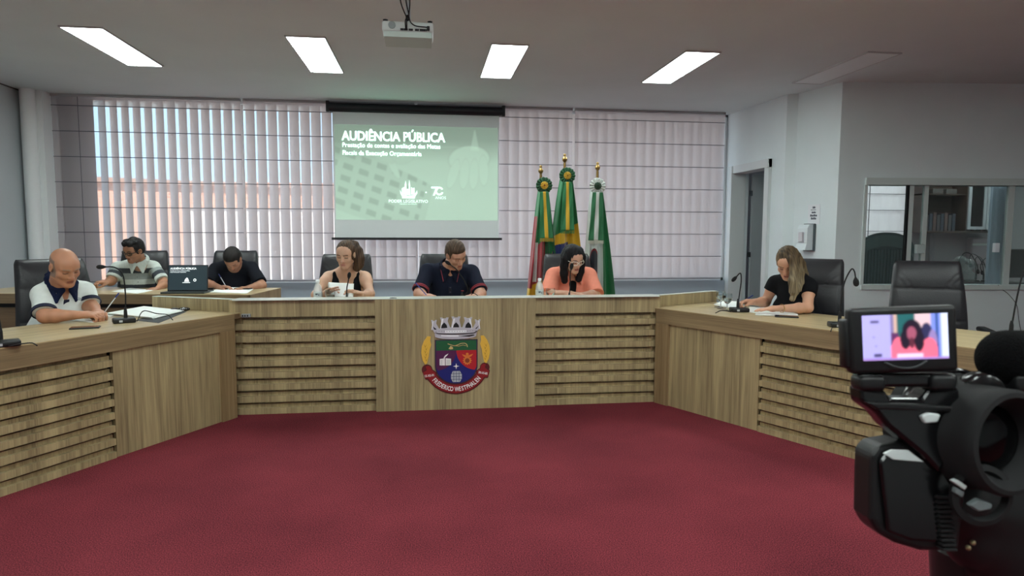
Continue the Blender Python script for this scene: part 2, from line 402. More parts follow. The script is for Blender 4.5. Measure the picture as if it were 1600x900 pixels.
def slide_col(u, v):
    # u across, v up, 0..1 ; greenish washed photograph of hands and a calculator
    base = np.zeros(u.shape+(3,)); g1 = np.array(lin('8fae98')); g2 = np.array(lin('b0cab8')); g3 = np.array(lin('94a99a'))
    k = np.clip((v-.62)/.25, 0, 1)[..., None]; base[:] = g2; base = base*(1-k)+g3*k
    rng = np.random.RandomState(3)
    # calculator plane
    ca, sa = math.cos(.42), math.sin(.42)
    X = (u*1.75-.02); Y = v
    p = X*ca - Y*sa*.55+.1; q = X*sa*1.0+Y*1.15
    body = (q < .98-.15*p) & (p < .95) & (q > .12) & (p > -.2)
    base[body] = base[body]*.93
    fp = (p*6.2) % 1; fq = (q*6.5) % 1
    key = body & (fp > .2) & (fp < .82) & (fq > .25) & (fq < .72) & (p < .88) & (q < .9)
    base[key] = base[key]*.80
    # writing hand (right) and pointing hand (centre)
    def blob(cx, cy, rx, ry, ang, val):
        nonlocal base
        dx = (u-cx)*1.75; dy = v-cy; c_, s_ = math.cos(ang), math.sin(ang); e = ((dx*c_+dy*s_)/rx)**2+((-dx*s_+dy*c_)/ry)**2
        w_ = np.clip((1.15-e)*4, 0, 1)[..., None]; base = base*(1-w_)+(g2*val)*w_
        rim = np.clip(1-np.abs(e-1.08)*7, 0, 1)[..., None]; base = base*(1-.10*rim)
    blob(.82, .66, .22, .14, .1, 1.06)
    for cx, cy, a_ in ((.72, .50, 1.25), (.79, .50, 1.45), (.85, .50, 1.5), (.91, .54, 1.6)): blob(cx, cy, .16, .05, a_, 1.06)
    blob(.35, .57, .14, .035, -1.1, 1.02); blob(.31, .66, .09, .04, -.6, .95); blob(.42, .65, .1, .05, .3, .96)
    pen = (np.abs((u-.855)*1.75-(v-.8)*0) < .05*np.clip((1-v)/.25, 0, 1)) & (v > .75) & (v < .97); base[pen] = base[pen]*.6+g2*.5
    ln = (np.abs(v-.80+.02*u) < .004) & (u < .87); base[ln] = base[ln]*1.12
    return soften(base, 5)
M_slide = mat('projected_slide', 'ffffff', .8, attr=True, emit=.20)
grid_mesh('projected_slide', 360, 200, lambda u, v: (SX0+(SX1-SX0)*u, 0*u-.004, SZ0+(SZ1-SZ0)*v), M_slide, ps, slide_col)
M_ink = mat('slide_white_text', 'e4fff4', .8, emit=.45)
SW = SX1-SX0; SH = SZ1-SZ0
def sx(px): return SX0+(px-519.5)/(777-519.5)*SW
def sz(py): return SZ0+(344-py)/(344-197)*SH
mb = MB(); [text_into(mb, 'AUDIÊNCIA PÚBLICA', .158, T(sx(531)+dx, -.006, sz(221)) @ TXZ, .002, 'LEFT', .0006) for dx in (-.0028, 0, .0028)]
o = mb.build('slide_title', M_ink, ps); k = (sx(693)-sx(531))/max(o.dimensions.x, .1); o.data.transform(T(sx(531), 0, 0) @ Matrix.Diagonal((k, 1, 1, 1)) @ T(-sx(531), 0, 0)); 
for body, y_, xe in (('Prestação de contas e avaliação das Metas', 231.5, 684), ('Fiscais da Execução Orçamentária', 243.5, 654)):
    mb = MB(); [text_into(mb, body, .076, T(sx(531)+dx, -.006, sz(y_)) @ TXZ, 0, 'LEFT', .0006) for dx in (-.0007, .0007)]
    o = mb.build('slide_subtitle', M_ink, ps); bpy.context.view_layer.update()
    k = (sx(xe)-sx(531))/max(o.dimensions.x, .1); o.data.transform(T(sx(531), 0, 0) @ Matrix.Diagonal((k, 1, 1, 1)) @ T(-sx(531), 0, 0))
# slide logos
mb = MB()
def sp(pts): mb.plate([(sx(a), sz(b)) for a, b in pts], -.006, -.005)
def lp(x, y): return (600+x/16, 275+y/16)
def poly(*pts): sp([lp(*p) for p in pts])
poly((440, 480), (440, 210), (465, 110), (485, 210), (485, 480)); poly((540, 480), (540, 210), (555, 90), (580, 210), (580, 480))
poly((365, 460), (365, 310), (430, 270), (430, 460)); poly((600, 460), (600, 270), (640, 300), (690, 285), (690, 460)); poly((492, 470), (492, 320), (535, 320), (535, 470))
poly((315, 345), (345, 400), (400, 470), (535, 500), (670, 470), (730, 400), (750, 345), (760, 420), (700, 510), (690, 560), (375, 560), (370, 510), (330, 440))
poly((960, 385), (1000, 385), (1000, 420), (960, 420))
poly((1110, 255), (1290, 255), (1290, 300), (1200, 480), (1150, 480), (1225, 300), (1110, 300))
n = 24; cx, cy = 1320, 365
ring = [(cx+108*math.cos(t), cy+110*math.sin(t)) for t in np.linspace(.35, 2*PI-.45, n)]+[(cx+65*math.cos(t), cy+66*math.sin(t)) for t in np.linspace(2*PI-.45, .35, n)]
for i in range(n-1):
    q = [ring[i], ring[i+1], ring[2*n-2-i], ring[2*n-1-i]]; poly(*q)
text_into(mb, 'PODER LEGISLATIVO', .052, T(sx(633), -.006, sz(316.5)) @ TXZ, .0006, 'CENTER', .0004)
text_into(mb, 'FREDERICO WESTPHALEN', .018, T(sx(633), -.006, sz(319.5)) @ TXZ, 0, 'CENTER', .0004)
text_into(mb, 'ANOS', .05, T(sx(684.5), -.006, sz(310.5)) @ TXZ, 0, 'CENTER', .0004)
mb.build('slide_logos', M_ink, ps)

# ---------------------------------------------------------------- projector
pj = thing('ceiling_projector', 'white projector hanging from the ceiling on a pole with black cables', 'projector', PY(638, 56, 4.25))
W_, Dp, Hh = .155, .12, .052
M_pw = mat('projector_white', 'c9d0ce', .45); M_grn = mat('projector_underside', 'bccac4', .45)
MB().box((-W_, -Dp, -.012), (W_, Dp, Hh), bev=.014, seg=3).build('body', M_pw, pj, smooth=35)
MB().prism([(-W_+.01, -Dp+.004), (W_-.01, -Dp+.004), (W_-.01, Dp-.01), (-W_+.01, Dp-.01)], -.042, -.010).build('lower_shell', M_grn, pj)
MB().lathe([(.022, 0), (.022, .006), (.018, .006)], 24, T(-.095, -Dp-.001, .025) @ RX(PI/2)).build('speaker_grille', mat('grille_grey', '8c9494', .6), pj)
mb = MB()
for x, w2 in ((-.035, .010), (-.012, .012), (.018, .013), (.05, .006), (.062, .005), (.08, .008), (.098, .01), (.112, .003)): mb.box((x-w2, -Dp-.003, -.004), (x+w2, -Dp+.002, .008))
mb.build('ports', M_black, pj); MB().box((.115, -Dp-.025, -.002), (.133, -Dp, .022), bev=.003).build('plug', M_black, pj)
for x in (-.135, .135): MB().lathe([(.012, 0), (.016, .012), (.0, .014)], 12, T(x, -.09, Hh)).build('foot', M_black, pj)
MB().lathe([(.085, 0), (.08, .012), (.03, .018)], 28, T(0, 0, Hh)).build('mount_plate', M_white, pj, smooth=35)
zc = H-pj.location.z
MB().lathe([(.016, .06), (.016, zc), ], 16, T(0, 0, 0)).build('pole', mat('pole_white', 'c4ccce', .5), pj, smooth=40)
MB().lathe([(.06, zc-.012), (.06, zc)], 24).build('ceiling_flange', M_white, pj)
for pts in (((-.05, -.02, zc), (-.045, -.04, .2), (-.01, -.05, .1), (-.005, -Dp-.02, .06), (-.006, -Dp-.01, .004)),
            ((.01, -.03, zc), (-.012, -.05, .22), (.006, -.06, .1), (-.012, -Dp-.03, .05), (-.012, -Dp-.004, .004)),
            ((-.01, -.03, zc), (.012, -.05, .2), (.008, -.1, .08), (.04, -Dp-.03, .02), (.12, -Dp-.02, .014))):
    MB().tube(crom(pts), .0038, 8).build('cable', M_blackm, pj, smooth=180)
MB().sphere((-.002, -.075, .085), (.012, .012, .02)).build('cable_tie', M_blackm, pj, smooth=180)
MB().lathe([(.03, 0), (.033, .02), (.02, .03)], 20, T(.07, Dp, .02) @ RX(-PI/2)).build('lens', M_black, pj, smooth=40)

# ---------------------------------------------------------------- counters
def slats(mb, x0, x1, z0, z1, n, yf, depth=.045):
    p = (z1-z0)/n
    mb.box((x0, yf+depth, z0), (x1, yf+depth+.02, z1))
    for k in range(n): mb.box((x0, yf, z0+k*p), (x1, yf+depth+.004, z0+k*p+p*.50)); mb.box((x0, yf+.027, z0+k*p+p*.5), (x1, yf+depth+.004, z0+k*p+p*.80))
CY = 4.755; ZT = .825
cc = thing('raised_counter', 'raised oak counter in the middle with slatted sides and painted coat of arms', 'counter', (.21, CY, 0))
def L(x): return x-.21
M_edge = mat('counter_pale_top', 'c9cdc4', .25)
MB().box((L(-.37), -.03, 0), (L(.80), .02, ZT-.004)).build('centre_panel', WV, cc)
for x0, x1, nm in ((-1.355, -.372, 'l'), (.802, 1.77, 'r')):
    mb = MB(); slats(mb, L(x0), L(x1), 0, .695, 8, 0); mb.build('slatted_panel', WV, cc)
    MB().box((L(x0)-.02, -.004, .70), (L(x1)+.0, .03, ZT-.004)).build('upper_band', WV, cc)
    MB().box((L(x0), .02, .694), (L(x1), .05, .70)).build('shadow_strip', M_blackm, cc)
MB().prism([(L(-1.345), -.034), (L(1.755), -.034), (L(1.775), .06), (L(1.755), .14), (L(-1.345), .14), (L(-1.37), .06)], ZT-.004, ZT).build('ledge_top', M_edge, cc)
MB().box((L(-1.33), .03, .70), (L(1.745), .14, ZT-.004)).build('ledge_core', WV, cc)
def diag(p, q, th=.05):
    d = (q-p).normalized(); n = Vector((-d.y, d.x, 0)); n = n if n.y > 0 else -n
    pts = [tuple((v-Vector((.21, CY, 0)))[:2]) for v in (p, q, q+n*th, p+n*th)]
    MB().prism(pts, .3, ZT-.004).build('ledge_wing', WV, cc); MB().prism(pts, ZT-.0042, ZT-.0004).build('ledge_wing_top', M_edge, cc)
diag(Vector((-1.30, CY+.012, 0)), Vector((-2.02, 5.10, 0))); diag(Vector((1.71, CY+.012, 0)), Vector((2.40, 5.13, 0)))
MB().box((L(-1.25), .14, .715), (L(1.68), .62, .74)).build('writing_surface', WT, cc)
MB().box((L(-1.25), .14, .0), (L(1.68), .17, .715)).build('back_panel', WD, cc)
for x in (-1.22, -.38, .80, 1.62): MB().box((L(x), .17, 0), (L(x)+.03, .58, .715)).build('support_panel', WD, cc)
bx = thing('junction_box', 'small grey cable clip box on the counter band beside the left desk end', 'clip', (L(-1.31)+.21+.05, CY-.02, .715))
MB().box((-.03, -.008, -.012), (.03, .016, .012), bev=.003).build('housing', mat('grey_plastic', '8f9294', .5), bx)
for x in (-.02, -.004, .012): MB().box((x-.004, -.011, -.006), (x+.004, -.006, .006)).build('button', M_black, bx)

ZW = .735
def wing(name, label, loc, rz, sgn, lng):
    t = thing(name, label, 'desk', loc, rz)
    # local x runs away from the corner (times sgn), front is -y
    def B(lo, hi): return (min(sgn*lo[0], sgn*hi[0]), lo[1], lo[2]), (max(sgn*lo[0], sgn*hi[0]), hi[1], hi[2])
    def bx_(nm, lo, hi, m, bev=0): a_, b_ = B(lo, hi); MB().box(a_, b_, bev=bev).build(nm, m, t)
    M_h = WH
    bx_('fascia', (0, -.01, ZW-.115), (lng, .03, ZW-.003), M_h)
    bx_('corner_post', (0, -.01, 0), (.13, .03, ZW-.115), wood_post)
    bx_('front_panel', (.13, .006, 0), (.89, .03, ZW-.115), WV)
    mb = MB(); a_, b_ = B((.90, 0, 0), (lng, 0, 0)); slats(mb, a_[0], b_[0], 0, ZW-.125, 8, -.004, .045); mb.build('slatted_panel', WV, t)
    # top: wedge meeting the raised counter
    pts = [(0, -.011), (sgn*lng, -.011), (sgn*lng, .62), (-sgn*.02, .62)] if False else None
    return t, B
wood_post = wood('oak_post', 'a08866', '77603f', True)
LC = Vector((-1.335, 4.70, 0)); RC = Vector((1.742, 4.745, 0))
la = math.atan2(.868, .497); ra = math.atan2(-.886, .463)
tl, BL = wing('left_desk', 'oak desk wing on the left with papers and microphones on it', LC, la, -1, 3.4)
tr, BR = wing('right_desk', 'oak desk wing on the right with glasses, phone and microphones on it', RC, ra, 1, 3.4)
for t, sg, back in ((tl, -1, Vector((-1.98, 5.07, 0))), (tr, 1, Vector((2.37, 5.10, 0)))):
    Mi = (T(*t.location) @ RZ(t.rotation_euler.z)).inverted()
    p = Mi @ back; c0 = Mi @ Vector((-1.29 if sg < 0 else 1.71, 4.775, 0))
    pts = [(0, -.012), (sg*3.4, -.012), (sg*3.4, .68), (sg*.45, .68), (p.x, p.y), (c0.x, c0.y)]
    if sg < 0: pts = pts[::-1]
    MB().prism(pts, ZW-.006, ZW).build('desk_top', WT, t)
    MB().prism([(a_*.995, b_*.98+.005) for a_, b_ in pts], ZW-.04, ZW-.006).build('desk_core', WD, t)
    pass
    for x in (.5, 1.9, 3.3): MB().box((sg*x-.012, .03, 0), (sg*x+.012, .6, ZW-.04)).build('support_panel', WD, t)
    # wires dangling below? none

# back desk behind on the left
fc = PZ(391, 461, .755); bc = PZ(415, 450, .755); fl = PZ(148, 459.8, .755)
d = (fc-fl).normalized(); bdk = thing('back_desk', 'oak desk behind the left wing carrying the laptop', 'desk', fc, math.atan2(d.y, d.x))
MB().box((-2.6, 0, -.002), (0, .72, .003)).build('desk_top', WT, bdk)
MB().box((-2.6, 0, -.085), (0, .03, -.002)).build('fascia', WH, bdk)
MB().box((-.03, 0, -.755), (0, .72, -.002)).build('side_panel', wood_post, bdk)
MB().box((-2.6, .05, -.755), (-.03, .07, -.12)).build('front_panel', WD, bdk)
MB().box((-2.6, .03, -.12), (-.03, .07, -.085)).build('shadow_gap', M_blackm, bdk)

# ---------------------------------------------------------------- coat of arms
eo = PY(715, 555, CY-.03); em = thing('coat_of_arms', 'painted municipal coat of arms with silver crown fixed to the counter front', 'coat of arms', (eo.x, CY-.031, eo.z))
K = .705/900
def E(u, v): return ((u-450)*K, (450-v)*K)
def EP(mb, pts, y0, y1): return mb.plate([E(*p) for p in pts], -y1, -y0)
def arc(cx, cy, r, a0, a1, n=20, ry=None): return [(cx+r*math.cos(t), cy+(ry or r)*math.sin(t)) for t in np.linspace(a0, a1, n)]
M_silver = mat('crown_silver', 'c8c4ce', .35, .25); M_sdk = mat('crown_dark', '17161a', .5); M_gold = mat('wheat_gold', 'e6b648', .45); M_red = mat('ribbon_red', '8f1d22', .5)
M_rdk = mat('ribbon_border', '5a1a1e', .5); M_wh = mat('letter_white', 'f2ecec', .5)
shield = [(248, 308), (628, 308), (628, 560)]+arc(438, 545, 190, .05, PI-.05, 28, 170)+[(248, 560)]
EP(MB(), [(438+(x-438)*1.05, 500+(y-500)*1.04) for x, y in shield], 0, .004).build('shield_border', mat('shield_border', '3b2a3a', .5), em)
EP(MB(), shield, .004, .006).build('shield', mat('field_blue', '1d2270', .5), em)
EP(MB(), [(250, 308), (626, 308), (626, 402), (250, 402)], .006, .008).build('green_chief', mat('field_green', '1f5a38', .5), em)
EP(MB(), [(250, 402)]+[(x, y) for x, y in arc(250, 402, 188, 0, PI/2-.12, 16)]+[(262, 585), (250, 560)], .006, .008).build('purple_field', mat('field_purple', '551d4b', .5), em)
EP(MB(), [(626, 402), (626, 560), (610, 592)]+[(x, y) for x, y in arc(626, 402, 188, PI/2+.1, PI, 16)], .006, .008).build('red_field', mat('field_red', 'b5202a', .5), em)
mb = MB(); EP(mb, [(282, 480), (332, 474), (332, 542), (282, 540)], .008, .010); EP(mb, [(338, 474), (388, 480), (388, 540), (338, 542)], .008, .010)
EP(mb, [(318, 484), (322, 462), (336, 444), (364, 430), (352, 448), (334, 464), (323, 484)], .010, .0115); mb.build('book_and_quill', M_wh, em)
mb = MB()
for y in (492, 504, 516, 528):
    for a_, b_ in ((290, 308), (346, 380)): EP(mb, [(a_, y), (b_, y), (b_, y+3), (a_, y+3)], .010, .0108)
mb.build('book_lines', mat('book_grey', '8a8a94', .6), em)
mb = MB(); star = []
for i in range(8): r = 30 if i % 2 == 0 else 8; star.append((436+r*math.sin(i*PI/4), 552-r*math.cos(i*PI/4)))
EP(mb, star, .008, .010); mb.build('star', M_wh, em)
mb = MB(); EP(mb, [(405, 598), (470, 598), (488, 630), (488, 670), (470, 702), (405, 702), (388, 670), (388, 630)], .008, .010); mb.build('barrel', mat('barrel_grey', 'b9bcc4', .5), em)
mb = MB()
for x in (412, 437, 462): EP(mb, [(x-2, 600), (x+2, 600), (x+2, 700), (x-2, 700)], .010, .011)
for y in (622, 650, 676): EP(mb, [(390, y-2), (486, y-2), (486, y+2), (390, y+2)], .010, .011)
mb.build('barrel_hoops', mat('barrel_lines', '2b3060', .5), em)
mb = MB(); gear = []
for i in range(24):
    for q in (-.3, .3): r = 42 if i % 2 == 0 else 32; a_ = (i+q*1.2)*2*PI/24; gear.append((540+r*math.cos(a_), 500+r*math.sin(a_)))
EP(mb, gear, .008, .010); EP(mb, [(490, 440), (540, 455), (595, 438), (575, 462), (540, 470), (508, 462)], .008, .010); EP(mb, arc(540, 440, 14, 0, 2*PI-.3, 10), .008, .010); mb.build('gear', mat('emblem_orange', 'e0803a', .5), em)
EP(MB(), arc(540, 500, 22, 0, 2*PI-.2, 16), .010, .011).build('gear_centre', mat('gear_brown', '8a3a20', .5), em)
mb = MB(); M_line = mat('line_gold', 'c8b078', .5)
path = [(358, 338), (385, 348), (420, 358), (450, 350), (480, 338), (515, 336), (535, 348), (542, 372)]
mb.tube([(E(*p)[0], -.009, E(*p)[1]) for p in crom([(a_, b_, 0) for a_, b_ in path]) for p in [(p[0], p[1])]], .003, 6)
mb.tube([(E(*p)[0], -.009, E(*p)[1]) for p in ((420, 358), (460, 362), (500, 352), (530, 360))], .002, 6); mb.build('vine', M_line, em)
EP(MB(), [(365, 385), (385, 358), (405, 370), (408, 388), (385, 392)], .008, .010).build('ball', M_line, em)
# crown
mb = MB()
def cyl(u, base, amp, cx=430, hw_=215): return base+amp*math.sqrt(max(0, 1-((u-cx)/hw_)**2))
us = np.linspace(225, 640, 24)
EP(mb, [(u, 192+cyl(u, -8, 0)+12*((u-430)/215)**2*2-0) for u in us]+[(430+(u-430)*.97, cyl(u, 222, 22)) for u in us[::-1]], 0, .014)
EP(mb, [(430+(u-430)*.95, cyl(u, 226, 24)) for u in us]+[(430+(u-430)*.92, cyl(u, 262, 34)) for u in us[::-1]], 0, .010)
for cx, w_, tp, ln in ((436, 42, 84, 0), (328, 40, 92, -14), (548, 40, 92, 14), (232, 26, 114, -26), (638, 26, 114, 26)):
    EP(mb, [(cx+ln*.0-w_, tp), (cx-w_*.4, tp), (cx-w_*.4, tp+8), (cx+w_*.4, tp+8), (cx+w_*.4, tp), (cx+w_, tp), (cx+w_*.75, tp+32), (cx-ln*.8+w_*1.25, 208), (cx-ln*.8-w_*1.25, 208), (cx-w_*.75, tp+32)], 0, .011)
mb.build('crown', M_silver, em)
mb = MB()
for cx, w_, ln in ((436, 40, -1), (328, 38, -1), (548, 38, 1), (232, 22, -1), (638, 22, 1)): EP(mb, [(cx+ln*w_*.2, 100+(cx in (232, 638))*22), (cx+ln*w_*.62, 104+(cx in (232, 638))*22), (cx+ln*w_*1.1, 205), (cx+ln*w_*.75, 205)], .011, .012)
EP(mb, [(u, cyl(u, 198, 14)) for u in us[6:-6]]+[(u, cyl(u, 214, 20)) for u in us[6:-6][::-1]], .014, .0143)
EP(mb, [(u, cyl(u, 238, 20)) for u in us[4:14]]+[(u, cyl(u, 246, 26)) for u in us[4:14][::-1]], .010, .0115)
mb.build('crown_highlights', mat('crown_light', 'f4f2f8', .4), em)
mb = MB()
for u in list(range(250, 620, 24)): EP(mb, [(u, cyl(u, 204, 16)), (u+10, cyl(u+10, 204, 16)), (u+10, cyl(u+10, 208, 16)), (u, cyl(u, 208, 16))], .0143, .0148)
mb.build('crown_studs', mat('crown_mid', '7d7a86', .4), em)
mb = MB()
for cx, w_ in ((436, 30), (326, 30), (550, 30)): EP(mb, [(cx-w_, 190), (cx-w_*.75, 160), (cx, 136), (cx+w_*.75, 160), (cx+w_, 190)], .011, .013)
EP(mb, [(222, 172), (258, 200), (236, 204)], .011, .013); EP(mb, [(650, 168), (628, 200), (612, 200)], .011, .013)
EP(mb, [(470, 268), (600, 255), (610, 262), (560, 274)], .010, .012); EP(mb, [(238, 216), (244, 224)]+[(u, cyl(u, 228, 22)) for u in us[2:-2]]+[(632, 224), (630, 216)]+[(u, cyl(u, 222, 20)) for u in us[2:-2][::-1]], .0141, .0146)
mb.build('crown_openings', M_sdk, em)
# wheat ears
for sg in (-1, 1):
    cx = 437; mb = MB(); pts = [(170, 265), (200, 268), (196, 310), (205, 345), (188, 400), (182, 450), (165, 520), (148, 530), (125, 490), (112, 420), (118, 360), (138, 310)]
    if sg > 0: pts = [(2*cx-x-8, y) for x, y in pts][::-1]
    EP(mb, pts, 0, .007); mb.build('wheat_ear', M_gold, em)
    mb = MB()
    for k in range(6):
        x, y = 150+(k % 2)*8, 350+k*26; q = [(x-12, y-12), (x, y+12), (x+12, y-12), (x+9, y-3), (x, y+20), (x-9, y-3)]
        if sg > 0: q = [(2*cx-a_-8, b_) for a_, b_ in q][::-1]
        EP(mb, q[:1]+q[1:2]+q[2:], .007, .008)
    mb.build('wheat_grains', mat('grain_brown', '9a6a18', .5), em)
# ribbon
mb = MB()
def band(mb, cx, cy, r0, r1, a0, a1, y0, y1, n=28):
    ts = np.linspace(a0, a1, n)
    for t0, t1 in zip(ts, ts[1:]): EP(mb, [(cx+r0*math.cos(t0), cy+r0*math.sin(t0)), (cx+r1*math.cos(t0), cy+r1*math.sin(t0)), (cx+r1*math.cos(t1), cy+r1*math.sin(t1)), (cx+r0*math.cos(t1), cy+r0*math.sin(t1))], y0, y1)
band(mb, 437, 500, 222, 318, .42, PI-.42, 0, .005)
EP(mb, [(120, 600), (190, 560), (258, 610), (240, 668), (150, 675)], 0, .0045); EP(mb, [(754, 600), (690, 552), (618, 606), (640, 668), (735, 672)], 0, .0045)
EP(mb, arc(165, 580, 50, 0, 2*PI-.2, 18), 0, .005); EP(mb, arc(705, 570, 46, 0, 2*PI-.2, 18), 0, .005); mb.build('ribbon_back', M_rdk, em)
mb = MB(); band(mb, 437, 500, 232, 308, .44, PI-.44, .005, .007); EP(mb, [(128, 605), (190, 570), (245, 612), (235, 655), (150, 662)], .0045, .0075)
EP(mb, [(746, 605), (690, 562), (630, 608), (645, 655), (730, 660)], .0045, .0075); EP(mb, arc(172, 578, 34, -2.2, 1.6, 12), .0051, .008); EP(mb, arc(698, 568, 32, 1.5, 5.2, 12), .0051, .008); mb.build('ribbon', M_red, em)
mb = MB(); s_ = 'FREDERICO WESTPHALEN'; wd = [1.15 if ch in 'WMN' else ({' ': .8, 'I': .5}.get(ch, .95)) for ch in s_]; tot = sum(wd); acc = 0
for ch, w_ in zip(s_, wd):
    t = PI-.66-(acc+w_/2)/tot*(PI-1.30); acc += w_
    if ch == ' ': continue
    x, z = E(437+290*math.cos(t), 500+290*math.sin(t))
    text_into(mb, ch, .047, T(x, -.0085, z) @ RY(-(PI/2-t)) @ Matrix.Diagonal((.66, 1, 1, 1)) @ TXZ, .0009, 'CENTER', .001)
text_into(mb, '15-XII-91', .024, T(E(187, 645)[0], -.0085, E(187, 645)[1]) @ RY(-.1) @ Matrix.Diagonal((.8, 1, 1, 1)) @ TXZ, .0004, 'CENTER', .001)
text_into(mb, '30-XI-85', .024, T(E(686, 632)[0], -.0085, E(686, 632)[1]) @ RY(.2) @ Matrix.Diagonal((.8, 1, 1, 1)) @ TXZ, .0004, 'CENTER', .001)
mb.build('inscription', M_wh, em)
# ================================================================ implicit-surface modeller for bodies and cloth
class Fr:
    def __init__(s, o, fwd, up, sc_=1.0):
        s.o = np.array(o, float); f = np.array(fwd, float); f /= np.linalg.norm(f); u = np.array(up, float); u -= f*(u@f); u /= np.linalg.norm(u)
        s.A = np.stack([np.cross(u, f)*-1*-1, f, u]); s.s = sc_      # local x = the figure's left when it faces -y seen from the front: +x
        s.A[0] = np.cross(f, u)*-1
    def pt(s, p): return s.o+(np.array(p, float)*s.s)@s.A
    def loc(s, P): return ((P-s.o)@s.A.T)/s.s
class Sdf:
    def __init__(s): s.p = []
    def c(s, a, b, ra, rb=None, k=.015, op='u', fr=None, clip=None, flat=None):
        if fr: a, b = fr.pt(a), fr.pt(b); ra = ra*fr.s; rb = None if rb is None else rb*fr.s
        s.p.append(('c', np.array(a, float), np.array(b, float), ra, ra if rb is None else rb, k, op, clip, flat)); return s
    def e(s, c, r, k=.015, op='u', fr=None, ax=None, clip=None):
        A = np.eye(3) if ax is None else ax
        if fr: c = fr.pt(c); r = tuple(np.array(r)*fr.s); A = fr.A if ax is None else ax
        s.p.append(('e', np.array(c, float), np.array(r, float), A, None, k, op, clip, None)); return s
    def h(s, p, n, op='cut'):         # keep the side n points away from
        s.p.append(('h', np.array(p, float), np.array(n, float), None, None, 0, op, None, None)); return s
    def mesh(s, h=.005, pad=.02):
        lo = np.full(3, 1e9); hi = -lo; bb = []
        for q in s.p:
            if q[0] == 'c': r = max(q[3], q[4]); l = np.minimum(q[1], q[2])-r; u = np.maximum(q[1], q[2])+r
            elif q[0] == 'e': r = (np.abs(q[3].T)*q[2][None, :]).sum(1); l = q[1]-r; u = q[1]+r
            else: l = u = None
            bb.append((l, u))
            if l is not None and q[6] == 'u': lo = np.minimum(lo, l); hi = np.maximum(hi, u)
        lo -= pad; hi += pad; n = np.ceil((hi-lo)/h).astype(int)+1
        D = np.full(n, .05, np.float32); ax_ = [(lo[i]+np.arange(n[i])*h).astype(np.float32) for i in range(3)]
        for q, (l, u) in zip(s.p, bb):
            if l is None: i0 = np.zeros(3, int); i1 = n
            else:
                m = .035; i0 = np.clip(np.floor((l-m-lo)/h).astype(int), 0, n); i1 = np.clip(np.ceil((u+m-lo)/h).astype(int)+1, 0, n)
            if (i1 <= i0).any(): continue
            sl = tuple(slice(i0[i], i1[i]) for i in range(3))
            X = ax_[0][sl[0]][:, None, None]; Y = ax_[1][sl[1]][None, :, None]; Z = ax_[2][sl[2]][None, None, :]
            k, op = q[5], q[6]
            if q[0] == 'c':
                a, b = q[1], q[2]; ab = b-a; L2 = max(ab@ab, 1e-9)
                t = np.clip(((X-a[0])*ab[0]+(Y-a[1])*ab[1]+(Z-a[2])*ab[2])/L2, 0, 1)
                dx = X-a[0]-t*ab[0]; dy = Y-a[1]-t*ab[1]; dz = Z-a[2]-t*ab[2]
                if q[8] is not None:      # flattened along an axis
                    nx, f = q[8]; dn = dx*nx[0]+dy*nx[1]+dz*nx[2]; g = (f-1); dx = dx+dn*g*nx[0]; dy = dy+dn*g*nx[1]; dz = dz+dn*g*nx[2]
                d = np.sqrt(dx*dx+dy*dy+dz*dz)-(q[3]+(q[4]-q[3])*t)
            elif q[0] == 'e':
                A = q[3]; r = q[2]; P = [(X-q[1][0])*A[j][0]+(Y-q[1][1])*A[j][1]+(Z-q[1][2])*A[j][2] for j in range(3)]
                k0 = np.sqrt(sum((P[j]/r[j])**2 for j in range(3))); k1 = np.sqrt(sum((P[j]/r[j]**2)**2 for j in range(3)))+1e-6
                d = k0*(k0-1)/k1
            else: d = (X-q[1][0])*q[2][0]+(Y-q[1][1])*q[2][1]+(Z-q[1][2])*q[2][2]
            if q[7] is not None:
                for pp, nn in q[7]: d = np.maximum(d, (X-pp[0])*nn[0]+(Y-pp[1])*nn[1]+(Z-pp[2])*nn[2])
            o = D[sl]
            if op == 'u':
                if k > 0: g = np.maximum(k-np.abs(o-d), 0)/k; D[sl] = np.minimum(o, d)-g*g*k*.25
                else: D[sl] = np.minimum(o, d)
            elif op == 'cut': D[sl] = np.maximum(o, d)
            else:
                d = -d
                if k > 0: g = np.maximum(k-np.abs(o-d), 0)/k; D[sl] = np.maximum(o, d)+g*g*k*.25
                else: D[sl] = np.maximum(o, d)
        return surfnet(D, lo, h)
